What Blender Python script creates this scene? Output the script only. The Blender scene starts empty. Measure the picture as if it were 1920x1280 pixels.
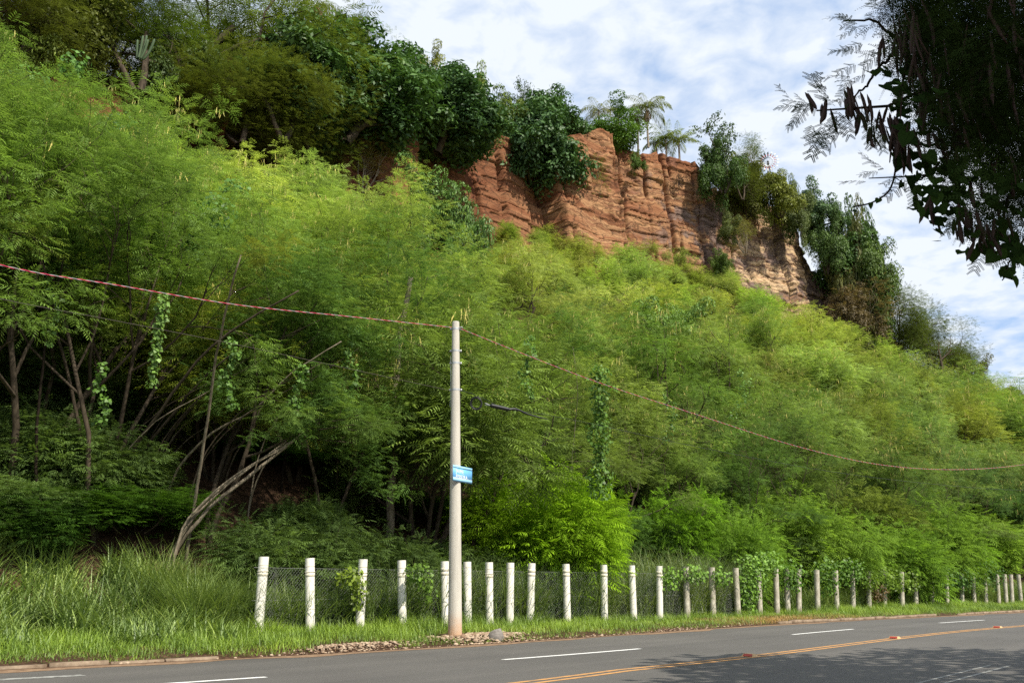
import bpy, math, numpy as np
from mathutils import Vector, Matrix
R = math.radians
scene = bpy.context.scene
COL = scene.collection

# ------------------------------------------------------------ camera
F, PITCH, CAM_H = 1550.0, R(16.4), 1.35
cam_data = bpy.data.cameras.new('camera')
cam = bpy.data.objects.new('camera', cam_data); COL.objects.link(cam)
cam_data.sensor_width = 36.0; cam_data.lens = 36.0 * F / 1920.0
cam_data.clip_start = 0.1; cam_data.clip_end = 3000
cam.location = (0, 0, CAM_H); cam.rotation_euler = (R(90) + PITCH, 0, 0)
scene.camera = cam

# ------------------------------------------------------------ light
SUN = Vector((0.62, -0.60, 1.02)).normalized()
world = bpy.data.worlds.new('World'); scene.world = world; world.use_nodes = True
nt = world.node_tree; nt.nodes.clear(); N = nt.nodes.new; LK = nt.links.new
wo = N('ShaderNodeOutputWorld'); bg = N('ShaderNodeBackground'); LK(bg.outputs[0], wo.inputs[0])
sky = N('ShaderNodeTexSky'); sky.sky_type = 'NISHITA'; sky.sun_disc = False
sky.sun_elevation = math.asin(SUN.z); sky.sun_rotation = math.atan2(SUN.x, SUN.y)
sky.air_density = 1.0; sky.dust_density = 0.6; sky.ozone_density = 1.5
bg.inputs[1].default_value = 0.10
# thin broken altocumulus: noise over the direction projected on a high flat layer
tc = N('ShaderNodeTexCoord'); sep = N('ShaderNodeSeparateXYZ'); LK(tc.outputs['Generated'], sep.inputs[0])
zz = N('ShaderNodeMath'); zz.operation = 'MAXIMUM'; LK(sep.outputs[2], zz.inputs[0]); zz.inputs[1].default_value = 0.03
za = N('ShaderNodeMath'); za.operation = 'ADD'; LK(zz.outputs[0], za.inputs[0]); za.inputs[1].default_value = 0.12
dx = N('ShaderNodeMath'); dx.operation = 'DIVIDE'; LK(sep.outputs[0], dx.inputs[0]); LK(za.outputs[0], dx.inputs[1])
dy = N('ShaderNodeMath'); dy.operation = 'DIVIDE'; LK(sep.outputs[1], dy.inputs[0]); LK(za.outputs[0], dy.inputs[1])
cb = N('ShaderNodeCombineXYZ'); LK(dx.outputs[0], cb.inputs[0]); LK(dy.outputs[0], cb.inputs[1])
n1 = N('ShaderNodeTexNoise'); n1.inputs['Scale'].default_value = 1.6; n1.inputs['Detail'].default_value = 4; n1.inputs['Roughness'].default_value = .5
n2 = N('ShaderNodeTexNoise'); n2.inputs['Scale'].default_value = 11; n2.inputs['Detail'].default_value = 6; n2.inputs['Roughness'].default_value = .55
n2.inputs['Distortion'].default_value = .25
LK(cb.outputs[0], n1.inputs['Vector']); LK(cb.outputs[0], n2.inputs['Vector'])
m1 = N('ShaderNodeMath'); m1.operation = 'MULTIPLY'; LK(n1.outputs[0], m1.inputs[0]); m1.inputs[1].default_value = .78
m2 = N('ShaderNodeMath'); m2.operation = 'MULTIPLY_ADD'; LK(n2.outputs[0], m2.inputs[0]); m2.inputs[1].default_value = .85; LK(m1.outputs[0], m2.inputs[2])
cr = N('ShaderNodeValToRGB'); LK(m2.outputs[0], cr.inputs[0])
cr.color_ramp.elements[0].position = .52; cr.color_ramp.elements[0].color = (0.20,) * 3 + (1,)
cr.color_ramp.elements[1].position = .88; cr.color_ramp.elements[1].color = (.97,) * 3 + (1,)
skc = N('ShaderNodeMix'); skc.data_type = 'RGBA'; skc.inputs[0].default_value = .55
LK(sky.outputs[0], skc.inputs[6]); skc.inputs[7].default_value = (2.3, 4.2, 7.6, 1)
mx = N('ShaderNodeMix'); mx.data_type = 'RGBA'; LK(cr.outputs[0], mx.inputs[0]); LK(skc.outputs[2], mx.inputs[6])
mx.inputs[7].default_value = (6.2, 6.6, 7.1, 1)
LK(mx.outputs[2], bg.inputs[0])

sl = bpy.data.lights.new('sun', 'SUN'); sl.energy = 4.6; sl.angle = R(.55); sl.color = (1, .93, .8)
so = bpy.data.objects.new('sun', sl); COL.objects.link(so); so.rotation_euler = SUN.to_track_quat('Z', 'Y').to_euler(); so.location = (20, -20, 60)
vs = scene.view_settings; vs.view_transform = 'Standard'; vs.look = 'None'; vs.exposure = 0.58; vs.gamma = 1; vs.use_curve_mapping = False
cy = scene.cycles
cy.max_bounces = 5; cy.diffuse_bounces = 2; cy.glossy_bounces = 1; cy.transmission_bounces = 3; cy.transparent_max_bounces = 4
cy.use_denoising = False; cy.caustics_reflective = False; cy.caustics_refractive = False; cy.sample_clamp_indirect = 4

# ------------------------------------------------------------ helpers
CP, SP = math.cos(PITCH), math.sin(PITCH)
def ray(x, y):
    r = (x - 960) / F; u = (640 - y) / F
    return np.array([r, CP - u * SP, SP + u * CP])
def at(x, y, t):                       # point seen at (x, y) of the 1920 frame, t metres deep
    return ray(x, y) * t + np.array([0, 0, CAM_H])
def proj(p):
    d = p[1] * CP + (p[2] - CAM_H) * SP
    return (960 + F * p[0] / d, 640 - F * ((p[2] - CAM_H) * CP - p[1] * SP) / d, d)
AU = np.array([.68, .733]); AV = np.array([-.733, .68])       # along the road / uphill
def uv2xy(u, v): return np.array([u * AU[0] + v * AV[0], u * AU[1] + v * AV[1]])
def xy2uv(x, y): return x * AU[0] + y * AU[1], x * AV[0] + y * AV[1]

def hsh(i, s=0):
    i = np.asarray(i, dtype=np.int64)
    h = (i * 374761393 + s * 668265263) & 0xffffffff
    h = ((h ^ (h >> 13)) * 1274126177) & 0xffffffff
    return ((h ^ (h >> 16)) & 0xffffff) / float(0xffffff)
def vn2(x, y, s=0):
    xi = np.floor(x).astype(np.int64); yi = np.floor(y).astype(np.int64)
    fx = x - xi; fy = y - yi; fx = fx * fx * (3 - 2 * fx); fy = fy * fy * (3 - 2 * fy)
    h = lambda a, b: hsh(a * 7919 + b * 104729, s)
    return (h(xi, yi) * (1 - fx) + h(xi + 1, yi) * fx) * (1 - fy) + (h(xi, yi + 1) * (1 - fx) + h(xi + 1, yi + 1) * fx) * fy
def fbm(x, y, o=4, s=0):
    a = 0; w = .5
    for k in range(o): a = a + w * vn2(x * 2 ** k + 17.3 * k, y * 2 ** k - 9.1 * k, s + k); w *= .5
    return a

class Geo:
    def __init__(s): s.V = []; s.Q = []; s.T = []; s.n = 0; s.rq = []; s.rt = []
    def quads(s, v, q, rnd=None):
        v = np.asarray(v, float).reshape(-1, 3); q = np.asarray(q, np.int64).reshape(-1, 4)
        s.V.append(v); s.Q.append(q + s.n); s.n += len(v)
        s.rq.append(np.full(len(q), .5) if rnd is None else np.asarray(rnd, float))
    def cards(s, v, rnd=None):           # v (n,4,3)
        n = len(v); s.quads(v.reshape(-1, 3), np.arange(n * 4).reshape(n, 4), rnd)
    def tube(s, pts, rad, sides=6, cap=True, rnd=.5):
        pts = np.asarray(pts, float); n = len(pts)
        rad = np.broadcast_to(np.asarray(rad, float), (n,))
        tg = np.gradient(pts, axis=0); tg /= np.linalg.norm(tg, axis=1)[:, None] + 1e-9
        ref = np.where(np.abs(tg[:, 2:3]) > .9, np.array([[1., 0, 0]]), np.array([[0, 0, 1.]]))
        if (np.abs(tg[:, 2]) > .9).any(): ref = np.tile(np.array([[.93, .35, .1]]), (n, 1))
        a = np.cross(tg, ref); a /= np.linalg.norm(a, axis=1)[:, None] + 1e-9; b = np.cross(tg, a)
        th = np.arange(sides) * 2 * np.pi / sides
        ring = pts[:, None, :] + rad[:, None, None] * (np.cos(th)[None, :, None] * a[:, None, :] + np.sin(th)[None, :, None] * b[:, None, :])
        i = np.arange(n - 1)[:, None] * sides; j = np.arange(sides)[None, :]; j2 = (j + 1) % sides
        q = np.stack([i + j, i + sides + j, i + sides + j2, i + j2], -1).reshape(-1, 4)
        s.quads(ring.reshape(-1, 3), q, np.full(len(q), rnd))
        if cap:
            s.T.append(np.array([[(n - 1) * sides, (n - 1) * sides + k + 1, (n - 1) * sides + k] for k in range(1, sides - 1)]) + s.n - n * sides)
    def box(s, c, hx, hy, hz, rz=0, rnd=None):
        p = np.array([[x, y, z] for z in (-hz, hz) for (x, y) in ((-hx, -hy), (hx, -hy), (hx, hy), (-hx, hy))])
        ca, sa = math.cos(rz), math.sin(rz)
        p = np.stack([p[:, 0] * ca - p[:, 1] * sa, p[:, 0] * sa + p[:, 1] * ca, p[:, 2]], 1) + np.asarray(c, float)
        s.quads(p, [[3, 2, 1, 0], [4, 5, 6, 7], [0, 1, 5, 4], [1, 2, 6, 5], [2, 3, 7, 6], [3, 0, 4, 7]], rnd)
    def mesh(s, name, mat, smooth=False):
        me = bpy.data.meshes.new(name)
        V = np.concatenate(s.V) if s.V else np.zeros((0, 3))
        Q = np.concatenate(s.Q) if s.Q else np.zeros((0, 4), int)
        T = np.concatenate(s.T) if s.T else np.zeros((0, 3), int)
        me.vertices.add(len(V)); me.vertices.foreach_set('co', V.astype(np.float32).ravel())
        me.loops.add(Q.size + T.size); me.loops.foreach_set('vertex_index', np.concatenate([Q.ravel(), T.ravel()]).astype(np.int32))
        me.polygons.add(len(Q) + len(T))
        ls = np.concatenate([np.arange(len(Q)) * 4, Q.size + np.arange(len(T)) * 3]).astype(np.int32)
        me.polygons.foreach_set('loop_start', ls)
        a = me.attributes.new('rnd', 'FLOAT', 'FACE')
        r = np.concatenate(s.rq + [np.full(len(T), .5)]) if s.rq else np.full(len(T), .5)
        a.data.foreach_set('value', r.astype(np.float32))
        me.update(calc_edges=True)
        if smooth: me.polygons.foreach_set('use_smooth', np.ones(len(me.polygons), bool))
        me.materials.append(mat)
        return me

def link(name, me, parent=None, loc=None):
    o = bpy.data.objects.new(name, me); COL.objects.link(o)
    if parent is not None: o.parent = parent
    if loc is not None: o.location = loc
    return o
def tag(o, label, cat, group=None, kind=None):
    o['label'] = label; o['category'] = cat
    if group: o['group'] = group
    if kind: o['kind'] = kind
    return o
def thing(name, label, cat, loc=(0, 0, 0), rz=0, group=None):
    o = bpy.data.objects.new(name, None); COL.objects.link(o); o.empty_display_size = .2
    o.location = loc; o.rotation_euler = (0, 0, rz)
    return tag(o, label, cat, group)
def struct(name, me):
    o = link(name, me); o['kind'] = 'structure'; return o
def copy_thing(root, loc, rz=0, sc=1, label=None, group=None, color=None, szf=1):
    r = root.copy(); COL.objects.link(r); r.location = loc; r.rotation_euler = (0, 0, rz); r.scale = (sc, sc, sc * szf)
    if label: r['label'] = label
    if group: r['group'] = group
    for ch in root.children:
        c = ch.copy(); COL.objects.link(c); c.parent = r
        if color is not None and ch.name.split('.')[0] in ('crown', 'foliage'): c.color = tuple(color) + (1,)
        for g in ch.children:
            d = g.copy(); COL.objects.link(d); d.parent = c
    return r

# ------------------------------------------------------------ materials
def newmat(name):
    m = bpy.data.materials.new(name); m.use_nodes = True
    t = m.node_tree; t.nodes.clear(); o = t.nodes.new('ShaderNodeOutputMaterial')
    return m, t, o
def ramp(t, fac, stops):
    c = t.nodes.new('ShaderNodeValToRGB'); e = c.color_ramp.elements
    while len(e) < len(stops): e.new(.5)
    for k, (p, col) in enumerate(stops): e[k].position = p; e[k].color = tuple(col) + (1,)
    if fac is not None: t.links.new(fac, c.inputs[0])
    return c.outputs[0]
def noise(t, scale, detail=4, rough=.55, vec=None, dist=0):
    n = t.nodes.new('ShaderNodeTexNoise'); n.inputs['Scale'].default_value = scale; n.inputs['Detail'].default_value = detail
    n.inputs['Roughness'].default_value = rough; n.inputs['Distortion'].default_value = dist
    if vec is not None: t.links.new(vec, n.inputs['Vector'])
    return n.outputs[0]
def mixc(t, fac, a, b, mode='MIX'):
    m = t.nodes.new('ShaderNodeMix'); m.data_type = 'RGBA'; m.blend_type = mode
    for v, k in ((fac, 0), (a, 6), (b, 7)):
        if isinstance(v, (int, float)): m.inputs[k].default_value = v
        elif isinstance(v, tuple): m.inputs[k].default_value = v + (1,)
        else: t.links.new(v, m.inputs[k])
    return m.outputs[2]
def math_(t, op, a, b=None, c=None):
    m = t.nodes.new('ShaderNodeMath'); m.operation = op
    for k, v in enumerate((a, b, c)):
        if v is None: continue
        if isinstance(v, (int, float)): m.inputs[k].default_value = v
        else: t.links.new(v, m.inputs[k])
    return m.outputs[0]
def attr(t, name):
    a = t.nodes.new('ShaderNodeAttribute'); a.attribute_name = name; return a.outputs['Fac']
def objpos(t):
    return t.nodes.new('ShaderNodeTexCoord').outputs['Object']
def mapped(t, vec, sc):
    m = t.nodes.new('ShaderNodeMapping'); t.links.new(vec, m.inputs[0]); m.inputs['Scale'].default_value = sc; return m.outputs[0]
def bump(t, h, strength, dist=.02):
    b = t.nodes.new('ShaderNodeBump'); b.inputs['Strength'].default_value = strength; b.inputs['Distance'].default_value = dist
    t.links.new(h, b.inputs['Height']); return b.outputs[0]
def principled(name, colfn, rough=.8, spec=.3, metal=0, bmp=None):
    m, t, o = newmat(name); p = t.nodes.new('ShaderNodeBsdfPrincipled'); t.links.new(p.outputs[0], o.inputs[0])
    p.inputs['Roughness'].default_value = rough; p.inputs['Specular IOR Level'].default_value = spec; p.inputs['Metallic'].default_value = metal
    c = colfn(t) if callable(colfn) else colfn
    if isinstance(c, tuple): p.inputs['Base Color'].default_value = c + (1,)
    else: t.links.new(c, p.inputs['Base Color'])
    if bmp: t.links.new(bump(t, bmp(t), .6), p.inputs['Normal'])
    return m
def leafmat(name, col=None, trans=.35, gloss=.0, vary=(.62, 1.35), yellow=(1.12, 1.08, .7)):
    """diffuse + translucent leaf; tint from the object colour (or col), each leaf varied"""
    m, t, o = newmat(name)
    r = attr(t, 'rnd')
    if col is None:
        oi = t.nodes.new('ShaderNodeObjectInfo'); base = oi.outputs['Color']
    else: base = mixc(t, 0.0, col, col)
    v = math_(t, 'MULTIPLY_ADD', r, vary[1] - vary[0], vary[0])
    hv = t.nodes.new('ShaderNodeHueSaturation'); t.links.new(base, hv.inputs['Color']); t.links.new(v, hv.inputs['Value'])
    c = mixc(t, math_(t, 'MULTIPLY', r, .8), hv.outputs[0], mixc(t, 1.0, hv.outputs[0], yellow, 'MULTIPLY'))
    d = t.nodes.new('ShaderNodeBsdfDiffuse'); tr = t.nodes.new('ShaderNodeBsdfTranslucent')
    t.links.new(c, d.inputs[0]); t.links.new(mixc(t, 1.0, c, (1.22, 1.25, .7), 'MULTIPLY'), tr.inputs[0])
    ms = t.nodes.new('ShaderNodeMixShader'); ms.inputs[0].default_value = trans
    t.links.new(d.outputs[0], ms.inputs[1]); t.links.new(tr.outputs[0], ms.inputs[2])
    out = ms.outputs[0]
    if gloss:
        g = t.nodes.new('ShaderNodeBsdfGlossy'); g.inputs['Roughness'].default_value = .5; g.inputs[0].default_value = (1, 1, 1, 1)
        m2 = t.nodes.new('ShaderNodeMixShader'); m2.inputs[0].default_value = gloss
        t.links.new(out, m2.inputs[1]); t.links.new(g.outputs[0], m2.inputs[2]); out = m2.outputs[0]
    t.links.new(out, o.inputs[0]); return m

M_leaf = leafmat('feathery_leaf', None, .36)
M_broad = leafmat('broad_leaf', None, .2, .018, (.55, 1.3), (1.2, 1.05, .7))
M_vine = leafmat('vine_leaf', None, .3, .018, (.6, 1.4))
M_pod = leafmat('pod', (.60, .58, .22), .25, 0, (.7, 1.25), (1.15, .95, .75))
M_grass = leafmat('grass_blade', None, .3, .03, (.55, 1.4), (1.35, 1.05, .65))
M_shadeleaf = leafmat('shade_leaf', (.02, .036, .012), .12, 0)  # near-black leaf: the shade under the overhead crown is put into the colour
M_shadevine = leafmat('shade_vine_leaf', (.024, .05, .014), .18, 0)  # vine leaf darkened the same way, shade painted into its colour
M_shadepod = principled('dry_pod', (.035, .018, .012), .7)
def barkc(a, b): return lambda t: ramp(t, noise(t, 9, 5, .65, mapped(t, objpos(t), (1, 1, .3))), [(.3, a), (.7, b)])
M_bark = principled('bark', barkc((.03, .023, .017), (.105, .082, .058)), .9, .1)
M_bark_pale = principled('pale_bark', barkc((.12, .095, .07), (.32, .27, .2)), .9, .1)
M_bark_dark = principled('dark_bark', barkc((.012, .009, .007), (.035, .026, .018)), .9, .1)
def asphalt_c(t):
    p = objpos(t)
    a = noise(t, 60, 6, .7, p); rt = t.nodes.new('ShaderNodeMapping'); rt.inputs['Rotation'].default_value = (0, 0, -math.atan2(AU[1], AU[0])); t.links.new(p, rt.inputs[0])
    st = noise(t, 1.0, 5, .6, mapped(t, rt.outputs[0], (.025, 1.1, 1)))
    big = noise(t, .25, 3, .5, p)
    c = ramp(t, st, [(.3, (.062, .058, .054)), (.7, (.118, .108, .098))])
    c = mixc(t, .16, c, ramp(t, a, [(.35, (.05, .05, .05)), (.65, (.17, .165, .155))]), 'MIX')
    return mixc(t, .4, c, ramp(t, big, [(.35, (.085, .082, .078)), (.65, (.13, .125, .117))]), 'MIX')
M_asphalt = principled('asphalt', asphalt_c, .75, .35, 0, lambda t: noise(t, 90, 3, .6, objpos(t)))
def worn(c, under, sc, lo, hi):
    return lambda t: mixc(t, math_(t, 'MULTIPLY', ramp_f(t, noise(t, sc, 6, .7, objpos(t)), lo, hi), 1.0), c, under)
def ramp_f(t, f, lo, hi):
    m = t.nodes.new('ShaderNodeMapRange'); t.links.new(f, m.inputs[0]); m.inputs[1].default_value = lo; m.inputs[2].default_value = hi; return m.outputs[0]
M_white_paint = principled('white_road_paint', worn((.74, .74, .72), (.2, .2, .19), 8, .52, .75), .7)
M_yellow_paint = principled('yellow_road_paint', worn((.52, .27, .09), (.16, .13, .1), 5, .42, .72), .8)
M_old_paint = principled('faded_road_paint', worn((.34, .34, .32), (.12, .12, .11), 7, .4, .62), .8)
M_pvc = principled('white_pipe', lambda t: mixc(t, ramp_f(t, noise(t, 3, 6, .7, mapped(t, objpos(t), (1, 1, .35))), .5, .85), (.80, .77, .69), (.55, .49, .37)), .45, .4)
M_pvc_old = principled('stained_pipe', lambda t: mixc(t, ramp_f(t, noise(t, 5, 6, .7, mapped(t, objpos(t), (1, 1, .5))), .35, .65), (.62, .58, .48), (.24, .21, .15)), .7, .2)
M_joint = principled('pipe_joint_line', (.36, .31, .24), .7)  # darker ring at the collar edges
M_collar = principled('pipe_collar', (.74, .69, .56), .5)
def concrete_c(t):
    p = objpos(t); s = t.nodes.new('ShaderNodeSeparateXYZ'); t.links.new(p, s.inputs[0])
    c = ramp(t, noise(t, 6, 7, .7, mapped(t, p, (1, 1, .12))), [(.3, (.44, .41, .355)), (.7, (.60, .57, .50))])
    f = ramp_f(t, math_(t, 'ADD', s.outputs[2], math_(t, 'MULTIPLY', noise(t, 7, 4, .6, p), .5)), .85, .3)
    c = mixc(t, math_(t, 'MULTIPLY', f, .75), c, (.50, .27, .13))
    pit = ramp_f(t, noise(t, 55, 3, .6, p), .62, .75)
    return mixc(t, math_(t, 'MULTIPLY', pit, .4), c, (.22, .2, .17))
M_concrete = principled('pole_concrete', concrete_c, .85, .2, 0, lambda t: noise(t, 70, 4, .6, objpos(t)))
M_steel = principled('galvanised_steel', lambda t: ramp(t, noise(t, 20, 3), [(.3, (.36, .38, .39)), (.7, (.58, .6, .6))]), .45, .5, .5)
M_wire = principled('fence_wire', (.30, .31, .29), .5, .5, .4)
M_black = principled('black_plastic', (.016, .017, .018), .4, .4)
M_red = principled('red_plastic', (.48, .03, .075), .5)
M_grey = principled('grey_cable', (.27, .27, .27), .5)
M_blue = principled('blue_sign_paint', lambda t: mixc(t, ramp_f(t, noise(t, 14, 4), .35, .7), (.13, .42, .82), (.19, .50, .86)), .5)
M_paleblue = principled('pale_blue_paint', (.30, .58, .80), .5)
M_letter = principled('white_letters', (.85, .87, .9), .5)
M_stone = principled('rubble_stone', lambda t: mixc(t, attr(t, 'rnd'), (.2, .13, .085), (.46, .36, .26)), .95, .1)
M_greystone = principled('grey_concrete_lump', lambda t: ramp(t, noise(t, 6, 5), [(.3, (.13, .118, .105)), (.7, (.24, .22, .2))]), .95, .1)
M_kerb = principled('kerb_concrete', lambda t: ramp(t, noise(t, 5, 6, .7, objpos(t)), [(.3, (.13, .09, .06)), (.55, (.25, .19, .135)), (.75, (.36, .29, .21))]), .95, .1)
M_dead = principled('dead_frond', lambda t: mixc(t, attr(t, 'rnd'), (.22, .14, .075), (.42, .31, .19)), .9, .1)
M_cactus = principled('cactus_skin', lambda t: ramp(t, noise(t, 3, 4), [(.3, (.045, .075, .035)), (.7, (.085, .125, .065))]), .7, .2)
M_rust = principled('tower_steel', (.10, .085, .07), .7, .3, .3)
M_bladered = principled('red_blade_paint', (.5, .08, .04), .5)
M_bladewhite = principled('white_blade_paint', (.78, .78, .77), .5)
M_bladegrey = principled('dark_blade', (.12, .15, .16), .5)

# ------------------------------------------------------------ the lie of the land
def ip(x, xs, ys):
    return np.interp(x, xs, ys)
def smooth_curve(us, vs_):
    g = np.linspace(us[0], us[-1], 900); y = np.interp(g, us, vs_)
    k = np.hanning(41); k /= k.sum(); yp = np.convolve(np.pad(y, 20, mode='edge'), k, 'valid')
    return lambda u: np.interp(u, g, yp)
edge_v = smooth_curve([-60, -20, -5, 0, 5, 9, 15, 25, 30, 38, 51, 70, 100, 200], [30, 21.5, 18.2, 17.2, 16.1, 15.15, 14.55, 14.45, 14.2, 13.1, 11.3, 8.2, 2.5, -22])
yel_v = lambda u: edge_v(u) - np.interp(u, [-60, 4, 12, 40, 200], [8, 7.4, 6.25, 6.0, 6.0])
dash_v = lambda u: edge_v(u) - np.interp(u, [-60, 5, 12, 20, 38, 200], [3.7, 3.65, 3.4, 3.42, 3.1, 3.0])
fence_v = smooth_curve([-60, -5, 8, 12, 17, 25, 33, 45, 60, 90, 200], [31, 21.5, 18.35, 18.3, 18.0, 17.0, 16.35, 15.4, 13.9, 9.0, -16])

# stations of the hill foot: frame column, ground distance, foot height, top height
ST = [(-900, 26, 20, 26), (-300, 33, 23, 30), (0, 38, 24.3, 31.5), (200, 44, 27.0, 35.0), (400, 53, 30.0, 39.0), (560, 60, 30.5, 38.5), (740, 69, 33.0, 43.0),
      (850, 76, 34.5, 48.0), (1000, 86, 37.5, 50.2), (1100, 91.5, 38.5, 54.6), (1190, 97, 39.5, 56.0), (1320, 100, 38.0, 56.2), (1338, 102, 37.0, 53.8), (1450, 108, 34.0, 54.4), (1490, 110, 34, 52.5), (1550, 114, 33.5, 45.0),
      (1620, 119, 33, 42.0), (1700, 126, 32, 37.5), (1900, 146, 28, 31.0), (2200, 185, 24, 26.0), (2400, 240, 22, 24)]
def st_xy(c, Y, z): return np.array([(c - 960) / F * (Y * CP + (z - CAM_H) * SP), Y])
S_xy = np.array([st_xy(c, Y, .35 * zf + .65 * zt) for c, Y, zf, zt in ST])
S_u, S_v = xy2uv(S_xy[:, 0], S_xy[:, 1])
S_zf = np.array([s[2] for s in ST], float); S_zt = np.array([s[3] for s in ST], float)
foot_v = lambda u: np.interp(u, S_u, S_v); foot_z = lambda u: np.interp(u, S_u, S_zf); top_z = lambda u: np.interp(u, S_u, S_zt)
cliffness = lambda u: np.interp(u, [S_u[4], S_u[6], S_u[16], S_u[17]], [0, 1, 1, 0])
def ground(u, v):
    u = np.asarray(u, float); v = np.asarray(v, float)
    ev = edge_v(u); vb = fence_v(u) + 1.5; vf = foot_v(u)
    z = np.interp(v - ev, [-.3, 0., .5, 1.5, 3], [-.06, .0, .10, .16, .2])
    t = np.clip((v - vb) / np.maximum(vf - vb, 3), 0, 1)
    z = z + (foot_z(u) - .2) * (t ** 1.12)
    b = np.clip((v - vf) / 7.0, 0, 1); b = b * b * (3 - 2 * b)
    bc = np.clip((v - vf - .4) / 1.2, 0, 1)
    z = z + (top_z(u) - foot_z(u)) * (cliffness(u) * bc + (1 - cliffness(u)) * b)
    z = z - .10 * np.clip(v - vf - 9, 0, 1000)
    z = z + (fbm(u * .35, v * .35, 4, 3) - .47) * 1.6 * np.clip((v - vb) / 8, 0, 1)
    return z
def gz(x, y):
    u, v = xy2uv(x, y); return float(ground(u, v))

# ground sheet, hillside
def grid_faces(nu, nv):
    i = np.arange(nu - 1)[:, None] * nv + np.arange(nv - 1)[None, :]
    return np.stack([i, i + nv, i + nv + 1, i + 1], -1).reshape(-1, 4)
def soil_c(t):
    p = objpos(t); s = attr(t, 'soil')
    lit = ramp(t, noise(t, 7, 8, .72, p), [(.28, (.018, .011, .008)), (.5, (.055, .032, .02)), (.68, (.12, .07, .042)), (.82, (.22, .15, .10))])
    red = ramp(t, noise(t, 1.6, 8, .7, mapped(t, p, (2.2, .5, 2.2))), [(.3, (.065, .024, .014)), (.55, (.135, .052, .028)), (.75, (.2, .095, .055))])
    return mixc(t, s, lit, red)
M_soil = principled('hill_soil', soil_c, .95, .1, 0, lambda t: noise(t, 5, 8, .7, objpos(t)))
ug = np.concatenate([np.arange(-58, 120, .8), np.arange(120, 200, 2.5)])
rows = np.concatenate([np.array([-.3, 0, .25, .5, .8, 1.1, 1.5, 2, 2.6, 3.2, 4]), np.zeros(0)])
nv_slope, nv_top = 46, 26
VV = []
for u in ug:
    e = float(edge_v(u)); vb = e + 4; vf = float(foot_v(u)); vf = max(vf, vb + 6)
    VV.append(np.concatenate([e + rows, vb + (vf - vb) * (np.arange(1, nv_slope + 1) / nv_slope), vf + np.array([.4, .8, 1.2, 1.6, 2.2, 3, 4, 5, 6, 7, 9, 12, 16, 22, 30, 40, 55, 75, 100])]))
VV = np.array(VV); UU = np.repeat(ug[:, None], VV.shape[1], 1)
ZZ = ground(UU, VV)
XX = UU * AU[0] + VV * AV[0]; YY = UU * AU[1] + VV * AV[1]
g = Geo(); g.quads(np.stack([XX, YY, ZZ], -1).reshape(-1, 3), grid_faces(*VV.shape))
hill_me = g.mesh('hillside', M_soil, True)
sa = hill_me.attributes.new('soil', 'FLOAT', 'POINT')
fv = foot_v(UU)
sa.data.foreach_set('value', np.clip((VV - fv + 4) / 3 + (fbm(UU * .5, VV * .5, 3, 9) - .45) * 1.5, 0, 1).astype(np.float32).ravel())
struct('hillside', hill_me)
g = Geo(); g.quads([[-900, -300, -.07], [900, -300, -.07], [900, 1500, -.07], [-900, 1500, -.07]], [[0, 1, 2, 3]])
M_earth = principled('earth', lambda t: ramp(t, noise(t, .6, 6, .6, objpos(t)), [(.35, (.07, .075, .03)), (.65, (.2, .15, .09))]), .95, .1)
struct('ground', g.mesh('ground', M_earth))

# road
def strip(name, mat, us, v0, v1, z, subdiv=1, jag=0, seed=0):
    rng = np.random.default_rng(seed); us = np.asarray(us, float); P = []
    for u in us:
        a, b = v0(u), v1(u)
        if jag: b = b + rng.normal(0, jag)
        for k in range(subdiv + 1):
            v = a + (b - a) * k / subdiv; P.append([u * AU[0] + v * AV[0], u * AU[1] + v * AV[1], z])
    g = Geo(); g.quads(P, grid_faces(len(us), subdiv + 1)[:, ::-1]); return g.mesh(name, mat)
M_verge_soil = principled('verge_soil', lambda t: ramp(t, noise(t, 5, 7, .7, objpos(t)), [(.3, (.11, .07, .045)), (.6, (.27, .18, .115)), (.75, (.42, .31, .215))]), .95, .1)
roadus = np.arange(-56, 199, .5)
struct('road', strip('road', M_asphalt, roadus, lambda u: edge_v(u) - 15, lambda u: edge_v(u) + .02, .0, 6, .03, 5))
struct('road_shoulder', strip('road_shoulder', M_verge_soil, roadus, lambda u: edge_v(u) - .35 + .55 * (vn2(np.array([u * .8]), np.array([0.]), 4)[0] - .5), lambda u: edge_v(u) + .1, .004, 2))
w = .065
lines = []
for k, (a, b) in enumerate([(3.2, 7.4), (12.1, 16.2), (23.7, 27.9), (34.6, 38.6), (45.6, 49.6), (57, 61)]):
    m = strip('lane_dash', M_white_paint, np.linspace(a, b, 14), lambda u: dash_v(u) - w, lambda u: dash_v(u) + w, .004)
    o = link('lane_dash', m); o['kind'] = 'structure'
for s in (-.13, .10):
    m = strip('centre_line', M_yellow_paint, roadus, lambda u: yel_v(u) + s - .055, lambda u: yel_v(u) + s + .055, .004); struct('centre_line', m)
m = strip('faded_edge_mark', M_old_paint, np.linspace(1.0, 5.6, 12), lambda u: edge_v(u) - 1.75, lambda u: edge_v(u) - 1.5, .004); struct('faded_edge_mark', m)
for s in (0, .28):
    m = strip('faded_lane_line', M_old_paint, np.linspace(8, 17.2, 20), lambda u: 4.1 + s + 0 * u, lambda u: 4.16 + s + 0 * u, .004); struct('faded_lane_line', m)
M_oil = principled('oil_film', (.06, .06, .058), .6)
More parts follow.
